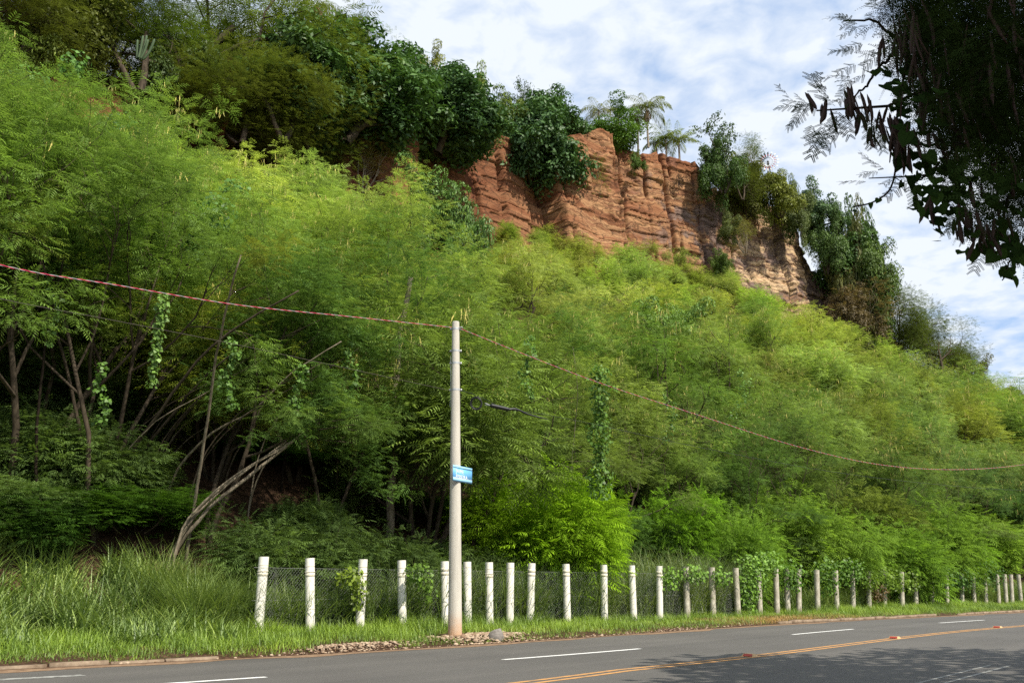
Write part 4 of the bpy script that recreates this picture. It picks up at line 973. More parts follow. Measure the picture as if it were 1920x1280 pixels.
# ------------------------------------------------------------ shrubs and creepers by the fence
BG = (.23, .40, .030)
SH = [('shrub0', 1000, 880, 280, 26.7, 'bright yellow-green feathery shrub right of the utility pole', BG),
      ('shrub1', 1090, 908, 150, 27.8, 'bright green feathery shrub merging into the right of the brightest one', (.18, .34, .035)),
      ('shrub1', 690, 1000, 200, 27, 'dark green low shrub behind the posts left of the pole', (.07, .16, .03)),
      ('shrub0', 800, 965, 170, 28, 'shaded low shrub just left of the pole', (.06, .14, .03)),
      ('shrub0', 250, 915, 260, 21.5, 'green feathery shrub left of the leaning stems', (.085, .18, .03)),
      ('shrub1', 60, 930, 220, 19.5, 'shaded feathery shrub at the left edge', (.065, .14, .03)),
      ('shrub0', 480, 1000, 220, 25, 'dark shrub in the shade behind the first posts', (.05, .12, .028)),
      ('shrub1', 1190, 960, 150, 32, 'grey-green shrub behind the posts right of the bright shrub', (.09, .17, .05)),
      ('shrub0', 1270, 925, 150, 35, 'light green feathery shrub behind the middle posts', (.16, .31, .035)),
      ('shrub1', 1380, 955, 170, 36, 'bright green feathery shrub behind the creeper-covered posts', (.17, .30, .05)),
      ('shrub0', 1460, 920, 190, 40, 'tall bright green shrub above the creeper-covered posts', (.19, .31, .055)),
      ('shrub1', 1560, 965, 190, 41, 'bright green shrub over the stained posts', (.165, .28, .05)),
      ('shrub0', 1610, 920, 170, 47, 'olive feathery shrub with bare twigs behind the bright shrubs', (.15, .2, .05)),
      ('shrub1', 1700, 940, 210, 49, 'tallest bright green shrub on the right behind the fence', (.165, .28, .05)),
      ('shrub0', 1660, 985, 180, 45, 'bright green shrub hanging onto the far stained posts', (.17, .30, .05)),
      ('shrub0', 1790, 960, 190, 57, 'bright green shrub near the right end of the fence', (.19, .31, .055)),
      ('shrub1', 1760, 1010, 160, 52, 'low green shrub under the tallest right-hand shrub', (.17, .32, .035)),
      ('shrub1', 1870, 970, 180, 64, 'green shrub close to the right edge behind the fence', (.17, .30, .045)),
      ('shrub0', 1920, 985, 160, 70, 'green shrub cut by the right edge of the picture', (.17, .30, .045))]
for k, (p, x, y, wv, Y, lab, col) in enumerate(SH):
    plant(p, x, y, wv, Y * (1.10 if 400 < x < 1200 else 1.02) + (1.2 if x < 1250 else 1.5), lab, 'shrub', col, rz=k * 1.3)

US = dict(low='shaded leafy sapling in the undergrowth of the dark wood on the left', right='green sapling in the undergrowth below the tall slope trees behind the fence')
rng = np.random.default_rng(99)
for k in range(78):
    if k < 40: u = rng.uniform(-8, 21); dv = rng.uniform(.8, 15) ; lab, grp = US['low'], 'saplings in the undergrowth on the left'
    else: u = rng.uniform(20, 80); dv = rng.uniform(3.5, 11); lab, grp = US['right'], 'saplings in the undergrowth on the right'
    v = float(fence_v(u)) + dv; x, y = uv2xy(u, v); c_ = proj(np.array([x, y, gz(x, y) + 1]))
    if c_[0] < -150 or c_[0] > 2000: continue
    copy_thing(protos['shrub%d' % (k % 2)]['root'], (x, y, gz(x, y)), rng.uniform(0, 6.28), rng.uniform(.55, .95) if k < 40 else rng.uniform(.7, 1.2), lab, grp, np.array([.125, .20, .07]) * rng.uniform(.75, 1.25), rng.uniform(.8, 1.1))
def leaf_mass(name, blobs, label, mat, col, size, cat, seed, heart=True):
    """creeper leaves massed in soft blobs: (x, y, z, rx, ry, rz, n)"""
    rng = np.random.default_rng(seed); C = []
    for (x, y, z, rx, ry, rz_, n) in blobs:
        d = nrm(rng.normal(0, 1, (n, 3))) * (rng.uniform(0, 1, n) ** .45)[:, None]; pos = np.array([x, y, z]) + d * np.array([rx, ry, rz_])
        Nn = nrm(d * .8 + np.array([.35, -.55, .6]) + rng.normal(0, .5, (n, 3))); A = nrm(np.cross(Nn, rng.normal(0, 1, (n, 3)))); A = nrm(A - np.array([0, 0, .7])); B = nrm(np.cross(Nn, A)); l = size * rng.uniform(.6, 1.3, n)[:, None]
        C.append(np.stack([pos, pos + A * l * .35 + B * l * .48, pos + A * l, pos + A * l * .35 - B * l * .48], 1))
    C = np.concatenate(C); o_ = C.reshape(-1, 3).mean(0); g = Geo(); g.cards(C - o_, rng.uniform(0, 1, len(C)))
    o = link(name, g.mesh(name, mat), None, tuple(o_)); o.color = tuple(col) + (1,); tag(o, label, cat); return o
def pblob(x, y, t, wx, hy, n, dz=None):
    p = at(x, y, t); return (p[0], p[1], p[2], wx * t / F / 2, (dz or wx * t / F / 2 * .7), hy * t / F / 2, n)
VG = (.15, .28, .045)
def fblob(x, y, wx, hy, n, dz=.28):
    X, Y, u = on_curve(x, fence_v, .9); t = Y * CP + (.9 - CAM_H) * SP; p = at(x, y, t - .18); return (p[0], p[1], p[2], wx * t / F / 2, dz, hy * t / F / 2, n)
leaf_mass('creeper', [fblob(655, 1080, 55, 40, 169), fblob(672, 1110, 34, 70, 130)], 'small creeper with yellow-green leaves on the third post', M_vine, (.16, .23, .03), .10, 'creeper', 1)
leaf_mass('creeper', [fblob(785, 1075, 60, 50, 169), fblob(800, 1105, 40, 50, 91)], 'creeper leaves hanging on the mesh just left of the pole', M_vine, (.11, .2, .03), .10, 'creeper', 2)
leaf_mass('creeper', [fblob(1255, 1085, 45, 50, 195), fblob(1300, 1075, 60, 40, 221), fblob(1350, 1080, 50, 40, 169)], 'creeper draped along the fence top over the middle posts', M_vine, VG, .11, 'creeper', 3)
leaf_mass('creeper', [fblob(1405, 1080, 69, 87, 643, .4), fblob(1400, 1120, 41, 75, 331, .4), fblob(1440, 1055, 69, 50, 429, .4)], 'thick creeper mound swallowing the posts at the middle of the fence', M_vine, VG, .11, 'creeper', 4)
leaf_mass('creeper', [fblob(1485, 1080, 57, 62, 390, .4), fblob(1550, 1080, 57, 75, 468, .4), fblob(1595, 1070, 69, 56, 429, .4)], 'creeper hanging between the stained posts', M_vine, (.10, .2, .03), .12, 'creeper', 5)
leaf_mass('creeper', [fblob(1660, 1085, 92, 50, 507, .4), fblob(1700, 1090, 57, 50, 292, .4), fblob(1625, 1085, 46, 37, 214, .4)], 'yellowish creeper curtain over the far stained posts', M_vine, (.14, .23, .03), .13, 'creeper', 6)
leaf_mass('creeper', [fblob(1755, 1085, 92, 62, 507, .4), fblob(1800, 1085, 69, 50, 351, .4), fblob(1850, 1075, 80, 62, 390, .4)], 'dark creeper covering the last posts on the right', M_vine, (.07, .15, .03), .14, 'creeper', 7)
leaf_mass('dry_creeper', [fblob(1640, 1110, 60, 44, 338)], 'brown withered creeper between two far posts', M_vine, (.13, .085, .045), .11, 'creeper', 8)
leaf_mass('hanging_vine', [pblob(1125, 700 + 24 * k, 26.5, 46 + 16 * math.sin(k * 1.7), 40, 120) for k in range(10)], 'leafy vine column hanging in the trees right of the coil', M_vine, (.095, .19, .035), .11, 'vine', 9)
leaf_mass('hanging_vine', [pblob(305 - 3 * k, 560 + 22 * k, 19, 26, 30, 42) for k in range(8)], 'narrow hanging vine with pale leaves in the dark wood on the left', M_vine, (.14, .25, .06), .10, 'vine', 10)
for k, (x, y, L, t_) in enumerate([(430, 640, 7, 21), (560, 690, 5, 22), (660, 620, 8, 24), (190, 690, 6, 20), (100, 520, 7, 21), (1255, 740, 5, 33), (1390, 700, 6, 36), (990, 640, 6, 25)]):
    leaf_mass('hanging_vine', [pblob(x + 9 * math.sin(k + j * 1.3), y + 20 * j, t_, 22 + 14 * math.sin(j * 2.1 + k), 30, 34) for j in range(L)], ['short leafy vine hanging near the arching stems', 'vine strand hanging above the leaning bundle', 'long vine strand left of the grey trunk', 'vine strand beside the dark trunks at left', 'vine strand high at the left edge', 'vine strand below the long cable right of the vine column', 'vine strand in the dark gap under the right canopy', 'vine strand just right of the pole top'][k], M_vine, (.10, .2, .04), .10, 'vine', 40 + k)
leaf_mass('canopy_vine', [pblob(40, 165, 31, 130, 90, 500), pblob(60, 240, 29, 120, 80, 350), pblob(140, 120, 33, 70, 60, 130)], 'glossy vine smothering the treetops at the left edge', M_vine, (.085, .19, .04), .17, 'vine', 11)
leaf_mass('canopy_vine', [pblob(215, 235, 30, 110, 60, 260), pblob(180, 330, 28, 60, 110, 220), pblob(330, 350, 27, 70, 60, 150)], 'dark vine patches in the canopy left of the bare stem', M_vine, (.06, .15, .035), .15, 'vine', 12)
leaf_mass('canopy_vine', [pblob(400, 400, 25, 90, 90, 300), pblob(370, 460, 24.5, 60, 60, 150), pblob(440, 350, 26, 60, 40, 110)], 'vine clump above the pale leaning branch', M_vine, (.08, .18, .04), .13, 'vine', 13)

# ------------------------------------------------------------ trunks seen in the shaded wood
def stem_tree(name, lab, stems, t0, bark, crowns, col, cat='tree'):
    base = at(stems[0][0][0][0], stems[0][0][0][1], t0)
    t = thing(name, lab, cat, tuple(base))
    for pts, r0, r1, dt in stems:
        P_ = np.array([at(x, y, t0 + dt * k / (len(pts) - 1)) for k, (x, y) in enumerate(pts)]); P_[0][2] = min(P_[0][2] - .3, gz(P_[0][0], P_[0][1]) - .2); c = spline(P_ - base, 16)
        rn = np.random.default_rng(int(pts[0][0])); c[1:-1] += rn.normal(0, r0 * .25, (14, 3))
        g = Geo(); g.tube(c, np.linspace(r0, r1, 16), 7); link('trunk' if len(stems) == 1 else 'stem', g.mesh('trunk', bark, True), t)
    if crowns:
        rng = np.random.default_rng(int(base[0] * 100) % 9999); g = Geo(); pp, ll = [], []
        for (x, y, t_, wx, hy, n) in crowns:
            q = at(x, y, t_); m = max(n // 16, 3); cc = q + rng.normal(0, .5, (m, 3)) * np.array([wx * t_ / F / 2, wx * t_ / F / 2, hy * t_ / F / 2])
            ix = rng.integers(0, m, n); pp.append(cc[ix] + rng.normal(0, .24, (n, 3)) * np.array([1, 1, .6]) - base); ll.append(hsh(ix, 3))
        pp = np.concatenate(pp); ll = np.concatenate(ll); n = len(pp); A = nrm(rng.normal(0, 1, (n, 3)) * np.array([1, 1, .35]) + np.array([.2, -.3, 0]))
        cards, own = bipinnate(rng, pp, A, nrm(np.array([0, 0, 1.]) + rng.normal(0, .3, (n, 3))), .28 * rng.uniform(.7, 1.2, n), 5, .018)
        lr = np.clip(rng.normal(.4, .2, n) + (ll - .5) * .4, 0, 1); g.cards(cards, lr[own]); o = link('crown', g.mesh('crown', M_leaf), t); o.color = tuple(col) + (1,)
    return t
LG = (.115, .21, .06)
stem_tree('grey_trunk_tree', 'straight grey trunk rising in the shade left of the utility pole', [([(733, 1000), (735, 880), (741, 740), (750, 640), (770, 520)], .15, .09, 1.5)], 28, M_bark_pale, [(780, 480, 28, 200, 120, 700), (700, 640, 25, 120, 60, 260)], LG)
stem_tree('leaning_tree', 'bundle of pale stems leaning far to the right above the fence end',
          [([(288, 1095), (340, 1015), (400, 945), (470, 888), (535, 838), (610, 780)], .075, .03, 2.2), ([(300, 1080), (352, 985), (410, 922), (480, 868), (530, 832)], .05, .02, 1.8),
           ([(312, 1062), (360, 968), (425, 905), (500, 855), (560, 822)], .055, .022, 2.0), ([(322, 1050), (352, 975), (402, 922), (470, 872), (522, 842)], .04, .018, 1.2)],
          21.4, M_bark_pale, [(540, 800, 23.2, 120, 70, 380), (630, 775, 23.6, 130, 120, 520), (690, 850, 24, 80, 160, 260), (590, 760, 23.6, 60, 60, 120)], LG)
for k, (pts, r0, t0, dt, bk, lab) in enumerate([
    ([(220, 920), (245, 850), (300, 770), (380, 665), (450, 610), (560, 545)], .085, 23, -1, M_bark, 'long brown stem arching from the left shrub up to the pale branch'),
    ([(240, 915), (275, 840), (325, 775), (390, 700), (470, 640)], .08, 24, -1, M_bark, 'brown stem arching just below the longest arching stem'),
    ([(275, 905), (310, 830), (345, 780), (400, 720), (500, 650), (600, 600)], .07, 25, -1, M_bark, 'lower brown stem arching right in the dark wood'),
    ([(300, 930), (340, 870), (400, 810), (480, 765), (545, 700), (640, 640)], .06, 24, -1, M_bark_pale, 'crooked paler stem arching above the leaning bundle'),
    ([(165, 960), (155, 860), (140, 760), (110, 640), (60, 500)], .09, 22, 0, M_bark, 'dark upright trunk near the left edge'),
    ([(75, 980), (70, 800), (85, 650), (120, 480)], .07, 21, 0, M_bark_dark, 'blackish thin trunk close to the left edge'),
    ([(250, 860), (268, 700), (262, 560), (290, 420)], .06, 26, 0, M_bark_dark, 'blackish thin trunk crossing behind the arching stems'),
    ([(520, 990), (535, 860), (560, 720), (620, 560)], .07, 28, 0, M_bark_dark, 'dark trunk in the deep shade between arching stems and grey trunk'),
    ([(630, 980), (632, 860), (622, 720), (640, 560)], .05, 29, 0, M_bark, 'slim trunk standing left of the grey trunk'),
    ([(690, 980), (700, 800), (720, 690), (790, 560)], .06, 30, 0, M_bark_dark, 'dark slim trunk almost behind the grey trunk'),
    ([(1064, 1010), (1069, 950), (1072, 885), (1076, 820), (1083, 740), (1074, 650)], .035, 32, 0, M_bark_pale, 'thin pale curved stem beside the vine column')]):
    xe, ye = pts[-1]
    stem_tree('slender_tree', lab, [(pts, r0 * .72, r0 * .25, dt)], t0, bk, [(xe, ye - 20, t0 + 1, 190, 130, 620)], LG)
ra = np.random.default_rng(8)
for k in range(13):
    x0 = ra.uniform(150, 470); y0 = ra.uniform(905, 975); L_ = ra.uniform(140, 330); t_ = ra.uniform(22.5, 26.5); h_ = L_ * ra.uniform(.95, 1.35)
    P4 = [(x0, y0), (x0 + .16 * L_, y0 - .36 * h_), (x0 + .45 * L_, y0 - .68 * h_), (x0 + L_, y0 - h_)]
    stem_tree('arching_stem', 'thin bare stem arching up to the right in the dark wood left of the pole', [(P4, ra.uniform(.022, .042), .009, ra.uniform(-.5, 1))], t_, M_bark_pale if k % 3 == 0 else M_bark, [(P4[-1][0] + 15, P4[-1][1] + 10, t_ + .6, 80, 60, 90)], LG)['group'] = 'thin arching stems in the dark wood'
stem_tree('broken_branch', 'pale thin branch leaning in the canopy, hung with yellow pods', [([(352, 1010), (372, 900), (392, 760), (408, 656), (418, 610), (432, 550), (452, 478)], .05, .02, -2.5)], 22.5, M_bark_pale, [(500, 470, 20, 120, 60, 130)], (.2, .24, .05), 'branch')

# ------------------------------------------------------------ grass
def grass(name, u, v, h, wdt, lean, seed, label, col, segs=3, zoff=0.):
    rng = np.random.default_rng(seed); n = len(u); p = np.stack([u * AU[0] + v * AV[0], u * AU[1] + v * AV[1], ground(u, v) - .02 + zoff], 1)
    az = rng.uniform(0, 2 * np.pi, n); D = np.stack([np.cos(az), np.sin(az), 0 * az], 1); Wd = np.stack([-np.sin(az), np.cos(az), 0 * az], 1); a = R(8) + np.abs(rng.normal(0, lean, n)); bend = rng.uniform(.3, 1.3, n)
    L = h * rng.uniform(.75, 1.1, n); prev = p; q = p; c = []; wprev = Wd * (wdt * .5)[:, None]
    for k in range(segs):
        q = prev + (D * np.sin(a)[:, None] + np.array([0, 0, 1.]) * np.cos(a)[:, None]) * (L / segs)[:, None]; a = np.minimum(a + bend / segs * 1.2, 2.6)
        w1 = Wd * (wdt * .5 * (1 - (k + 1) / segs) + .0008)[:, None] * 1.2
        c.append(np.stack([prev - wprev, prev + wprev, q + w1, q - w1], 1)); prev = q; wprev = w1
    g = Geo(); r = np.clip(rng.normal(.45, .22, n) + (vn2(u * .9, v * 1.6, seed) - .5) * .8, 0, 1); g.cards(np.concatenate(c), np.tile(r, segs))
    o = link(name, g.mesh(name, M_grass)); o.color = tuple(col) + (1,); tag(o, label, 'grass', None, 'stuff')
def rnd_uv(rng, n, u0, u1, v0, v1, pw=1.0):
    u = u0 + (u1 - u0) * rng.uniform(0, 1, n) ** pw; f = rng.uniform(0, 1, n); return u, edge_v(u) + v0 + (v1 - v0) * f
rng = np.random.default_rng(77)
u, v = rnd_uv(rng, 130000, 1, 80, .10, 4.6, 1.4)
keep = (vn2(u * 1.1, v * 2.2, 5) + .8 * (v - edge_v(u)) > .50)
keep &= ~((np.hypot((u - 15.3) / 1.6, (v - 15.6) / .75) < 1) & (rng.uniform(0, 1, len(u)) < .9)) & ~((np.hypot((u - 11.6) / 1.1, (v - edge_v(11.6) - .4) / .45) < 1))
dryz = np.exp(-((u - 31) / 3.6) ** 2) * (v - edge_v(u) < 1.6); keep &= rng.uniform(0, 1, len(u)) > dryz * .85
u, v = u[keep], v[keep]; dist = v - edge_v(u)
grass('verge_grass', u, v, np.interp(dist, [0, .6, 2, 4], [.10, .20, .30, .42]) * (.35 + 1.4 * vn2(u * 1.3, v * 1.6, 8) * (.6 + .8 * vn2(u * .35, v * .5, 18))), np.full(len(u), .012), .6, 1, 'short bright green grass covering the road verge', (.20, .34, .055), 2)
u, v = rnd_uv(rng, 9000, 26.5, 36, .15, 1.9); grass('dry_grass', u, v, np.full(len(u), .14), np.full(len(u), .009), .8, 2, 'straw-coloured dry grass patch on the verge beside the kerb', (.36, .27, .12), 2)
u, v = rnd_uv(rng, 7000, 2, 60, .08, 1.6); kk = vn2(u * .7, v * 1.5, 91) > .58; u, v = u[kk], v[kk]; grass('dry_grass', u, v, np.full(len(u), .10), np.full(len(u), .008), .9, 12, 'thin dry grass tufts scattered along the road edge', (.34, .25, .12), 2)
u, v = rnd_uv(rng, 17000, -5, 9.8, 1.9, 7.5, .8)
cl = vn2(u * 1.2, v * 1.2, 31) > .38; u, v = u[cl], v[cl]
grass('tall_grass', u, v, np.interp(v - edge_v(u), [1.9, 2.8, 5], [.55, 1.05, 1.3]) * (.6 + .8 * vn2(u, v, 32)), np.full(len(u), .042), .45, 3, 'tall arching grass left of the fence in front of the shaded wood', (.22, .34, .11), 4)
u = rng.uniform(9.5, 75, 52000) ; u = 9.5 + (u - 9.5) ** 1.35 / (65.5 ** .35); v = fence_v(u) + rng.uniform(.15, 2.6, len(u))
cl = vn2(u * .9, v * 1.0, 41) > .36; u, v = u[cl], v[cl]
grass('tall_grass', u, v, (.8 + 1.35 * vn2(u * .45, v * .4, 42)), np.full(len(u), .024), .36, 4, 'tall grass standing behind the fence mesh', (.17, .27, .085), 4)
u = 25 + 8 * rng.uniform(0, 1, 2600); v = fence_v(u) + rng.uniform(.5, 2.2, len(u))
grass('reed_grass', u, v, np.full(len(u), 2.7), np.full(len(u), .036), .2, 5, 'tall bluish reed-like grass rising above the middle posts', (.19, .28, .13), 4)
u = 15.5 + 8 * rng.uniform(0, 1, 3600); v = fence_v(u) + rng.uniform(.3, 1.8, len(u))
grass('reed_grass', u, v, np.full(len(u), 2.15), np.full(len(u), .036), .32, 6, 'tall grass clump behind the posts right of the pole', (.17, .27, .11), 4)

# ------------------------------------------------------------ rubble
def stones(name, cu, cv, su, sv, n, smin, smax, mat, seed, label, mound=0.0):
    rng = np.random.default_rng(seed); g = Geo()
    for k in range(n):
        a, b = rng.normal(0, .45, 2); u = cu + a * su; v = cv + b * sv; v = max(v, float(edge_v(u)) + .06); x, y = uv2xy(u, v); s = smin + (smax - smin) * rng.uniform(0, 1) ** 2.5
        z = float(ground(u, v)) + mound * math.exp(-(a * a + b * b) * 2) + s * .15
        d = nrm(rng.normal(0, 1, (14, 3))) * s * rng.uniform(.75, 1.1, (14, 1)) * np.array([1, rng.uniform(.7, 1), rng.uniform(.45, .8)])
        th = np.arange(6) * np.pi / 3 + rng.uniform(0, 1)
        rings = []
        for zz_, rr in ((-.5, .6), (-.1, 1.), (.3, .85), (.55, .35)):
            r = s * rr * rng.uniform(.7, 1.15, 6); rings.append(np.stack([np.cos(th) * r, np.sin(th) * r * .8, np.full(6, zz_ * s * .75) + rng.normal(0, s * .06, 6)], 1))
        V = np.concatenate(rings) + np.array([x, y, z]); i = np.arange(3)[:, None] * 6; j = np.arange(6)[None, :]; q = np.stack([i + j, i + (j + 1) % 6, i + 6 + (j + 1) % 6, i + 6 + j], -1).reshape(-1, 4)
        q = np.concatenate([q, [[18, 19, 20, 21], [18, 21, 22, 23]]]); g.quads(V, q, np.full(len(q), rng.uniform(0, 1)))
    o = link(name, g.mesh(name, mat)); tag(o, label, 'rubble', None, 'stuff'); return o
stones('rubble', 15.3, 15.25, 1.9, .7, 1000, .012, .075, M_stone, 1, 'pale broken stone and earth heaped round the foot of the utility pole', .07)
stones('rubble', 11.5, float(edge_v(11.5)) + .35, 1.7, .4, 700, .010, .05, M_stone, 2, 'pale broken stone strewn at the road edge below the first posts', .05)
stones('gravel', 20, float(edge_v(20)) + .1, 12, .25, 420, .012, .05, M_stone, 3, 'loose gravel and grit along the road edge')
def lump():
    q_ = uv2xy(15.5, float(edge_v(15.5)) + .3); p = np.array([q_[0], q_[1], .12]); rng = np.random.default_rng(9); g = Geo(); th = np.arange(9) * 2 * np.pi / 9; rings = []
    for zz_, rr in ((-.1, .9), (.02, 1.), (.13, .8), (.17, .45)):
        r = .19 * rr * rng.uniform(.8, 1.2, 9); rings.append(np.stack([np.cos(th) * r * 1.1, np.sin(th) * r * .7, np.full(9, zz_) + rng.normal(0, .02, 9)], 1))
    V = np.concatenate(rings); i = np.arange(3)[:, None] * 9; j = np.arange(9)[None, :]; q = np.stack([i + j, i + (j + 1) % 9, i + 9 + (j + 1) % 9, i + 9 + j], -1).reshape(-1, 4); g.quads(V, q)
    g.T.append(np.array([[27, 27 + k, 28 + k] for k in range(1, 8)])); o = link('concrete_lump', g.mesh('concrete_lump', M_greystone), None, tuple(p)); tag(o, 'grey lump of broken concrete in the rubble at the pole foot', 'rubble')
lump()

# ------------------------------------------------------------ the roadside tree overhead
def overhead():
    rng = np.random.default_rng(12); base = np.array([8.4, 2.2, 0.])
    t = thing('overhanging_tree', 'dark shaded tree overhead at upper right, its twigs hung with brown pods', 'tree', tuple(base))
    fork = np.array([7.6, 2.9, 4.6])
    limbs = [([base * [1, 1, 0] - [0, 0, .3], base + [-.1, .1, 2.2], fork], .2, .14)]
    tw = [  # frame points, depth
        ([fork, at(1990, -60, 5.2), at(1880, 40, 5.0), at(1780, 110, 4.8), at(1700, 165, 4.7), at(1620, 195, 4.6), at(1560, 195, 4.55), at(1510, 200, 4.5)], .06, .004),
        ([at(1830, 75, 4.9), at(1740, 70, 5.0), at(1680, 82, 5.0), at(1640, 60, 5.0), at(1590, 50, 5.0)], .02, .004),
        ([at(1690, 85, 4.95), at(1665, 105, 4.9), at(1625, 165, 4.8), at(1585, 215, 4.7)], .012, .004),
        ([fork, at(2050, 150, 5.6), at(1930, 250, 5.4), at(1850, 280, 5.3), at(1780, 300, 5.2), at(1720, 330, 5.1), at(1660, 325, 5.0), at(1640, 330, 5)], .05, .003),
        ([at(1930, 250, 5.4), at(1900, 330, 5.0), at(1870, 400, 4.8), at(1850, 440, 4.7)], .025, .004),
        ([at(1760, 305, 5.2), at(1735, 335, 5.1), at(1710, 338, 5.05)], .01, .003),
        ([at(1990, 330, 5), at(1960, 400, 4.9), at(1925, 460, 4.8), at(1895, 490, 4.75), at(1886, 520, 4.7)], .012, .003),
        ([fork, at(2020, -160, 6), at(1850, -90, 6.2), at(1700, -40, 6.2)], .05, .01)]
    g = Geo()
    for pts, r0, r1 in limbs + tw:
        c = spline(np.array(pts), 30); c[2:] += np.cumsum(rng.normal(0, .006, (28, 3)), 0) * (np.linalg.norm(c[-1] - c[0]) < 9); g.tube(c - base, np.linspace(r0, r1, 30), 6)
    link('trunk', g.mesh('trunk', M_bark_dark, True), t)
    # leaves: detailed feathery leaves in the hanging sprays
    poly = [(1640, -60, .25), (1655, 70, .35), (1700, 140, .6)]
    P_ = []
    zones = [(1800, -20, 190, 120, 5.6, 260), (1830, 90, 170, 130, 5.4, 330), (1880, 200, 130, 120, 5.3, 300), (1820, 190, 110, 90, 5.2, 170), (1760, 60, 110, 90, 5.3, 200), (1870, 300, 90, 80, 5.2, 110), (1910, 370, 60, 60, 5.1, 45),
             (1860, 400, 50, 50, 4.9, 16), (1690, 20, 70, 60, 5.2, 60), (1720, 130, 60, 60, 5.0, 60), (1770, 260, 60, 60, 5.1, 50), (1930, 60, 120, 190, 5.8, 260), (1960, 280, 70, 110, 5.8, 90)]
    for (x, y, rx, ry, td, n) in zones:
        for k in range(int(n * 1.9)):
            a = rng.normal(0, .5, 2); P_.append(at(x + a[0] * rx, y + a[1] * ry, td + rng.normal(0, .55)))
    P_ = np.array(P_); n = len(P_)
    pr = np.array([proj(p) for p in P_]); dpx = pr[:, 0] - np.interp(pr[:, 1], [-100, 0, 60, 130, 200, 260, 330, 400, 470], [1625, 1640, 1665, 1690, 1710, 1750, 1790, 1825, 1875])
    nz = vn2(pr[:, 0] / 38, pr[:, 1] / 46, 71); P_ = P_[(dpx > 70 * nz) & ((nz > .22) | (dpx > 150))]; n = len(P_)
    A = nrm(rng.normal(0, 1, (n, 3)) + np.array([-.5, .1, -.45])); cards, own = bipinnate(rng, P_ - base, A, nrm(np.array([0, -.2, 1.]) + rng.normal(0, .45, (n, 3))), .20 * rng.uniform(.75, 1.25, n), 5, .016, .5, 7, .017, .2)
    g = Geo(); g.cards(cards, rng.uniform(0, 1, n)[own])
    # twig-end leaves that stand alone against the sky
    ends = [(1590, 50, 175), (1610, 40, 120), (1625, 75, 200), (1640, 35, 90), (1600, 95, 185), (1650, 100, 200), (1515, 195, 165), (1510, 205, 215), (1500, 190, 120), (1530, 185, 80), (1540, 215, 250), (1525, 225, 240), (1560, 205, 265), (1580, 215, 285), (1600, 200, 300), (1640, 215, 240), (1645, 225, 265), (1655, 240, 285), (1600, 150, 150), (1625, 120, 200), (1610, 175, 220), (1530, 205, 175), (1555, 185, 110),
            (1640, 330, 175), (1655, 322, 140), (1690, 335, 200), (1780, 395, 250), (1800, 390, 220), (1720, 350, 250), (1835, 430, 250), (1870, 450, 265), (1740, 265, 190), (1715, 240, 210)]
    E_, EA = [], []
    for x, y, ang in ends:
        for s in range(2):
            a = R(ang + rng.normal(0, 14)); E_.append(at(x + rng.normal(0, 11), y + rng.normal(0, 9), 4.55 + rng.normal(0, .12))); EA.append([math.cos(a), .2 * rng.normal(), math.sin(a)])
    E_, EA = np.array(E_), np.array(EA); m = len(E_)
    cards, own = bipinnate(rng, E_ - base, EA, nrm(np.array([0, -.8, .6]) + rng.normal(0, .3, (m, 3))), .125 * rng.uniform(.7, 1.25, m), 6, .016, .40, 11, .018, .24); g.cards(cards, rng.uniform(0, 1, m)[own])
    # the leafy roof above and beside the frame, which shades all of this
    blobs = [(6.5, 3, 8.2, 3.4, 3.6, 1.5, 2600), (3.6, 1.2, 7.6, 3, 3, 1.2, 1700), (9.5, 5.5, 8.4, 3.4, 3.6, 1.7, 2400), (7.5, -1.5, 7.6, 3.2, 3, 1.5, 1600), (10.5, 9.5, 8.8, 2.6, 3.4, 1.7, 1500), (5.2, 4.6, 8.9, 2.4, 2.2, .9, 1100), (6.5, 2.4, 6, 2.0, 2.0, 1., 800)]
    C = []
    for (x, y, z, rx, ry, rz_, k) in blobs:
        d = nrm(rng.normal(0, 1, (k, 3))) * (rng.uniform(0, 1, k) ** .4)[:, None]; p = np.array([x, y, z]) + d * np.array([rx, ry, rz_])
        vis = np.array([proj(q) for q in p]); ok = ~((vis[:, 2] > .3) & (vis[:, 0] > -200) & (vis[:, 0] < 1960) & (vis[:, 1] > -45) & (vis[:, 1] < 1400)); p = p[ok]; k = len(p)
        A = nrm(rng.normal(0, 1, (k, 3)) * np.array([1, 1, .3])); Nn = nrm(np.array([0, 0, 1.]) + rng.normal(0, .4, (k, 3))); B = nrm(np.cross(Nn, A)); l = rng.uniform(.28, .5, k)[:, None]
        C.append(np.stack([p, p + A * l * .5 + B * l * .3, p + A * l, p + A * l * .5 - B * l * .3], 1) - base)
    C = np.concatenate(C); g.cards(C, rng.uniform(0, 1, len(C)))
    nl = sum(len(q) for q in g.Q)
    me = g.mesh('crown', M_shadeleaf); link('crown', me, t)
    # pods
    g = Geo(); PP = []
    for (x, y, n_, sp, L_) in [(1592, 168, 6, 10, .19), (1604, 180, 4, 12, .2), (1530, 190, 3, 16, .13), (1545, 200, 2, 10, .17), (1625, 208, 5, 18, .14), (1660, 215, 9, 16, .17), (1680, 235, 9, 14, .19), (1700, 260, 8, 14, .2), (1630, 238, 3, 5, .17), (1710, 30, 6, 20, .35), (1690, 60, 8, 18, .26), (1735, 90, 10, 26, .3), (1760, 170, 14, 34, .24), (1790, 240, 12, 30, .2), (1745, 370, 2, 4, .2), (1715, 345, 1, 3, .12), (1800, 395, 7, 22, .13), (1835, 415, 9, 22, .15), (1860, 430, 8, 18, .14), (1840, 20, 10, 60, .3), (1890, 150, 14, 50, .25), (1860, 330, 8, 40, .18)]:
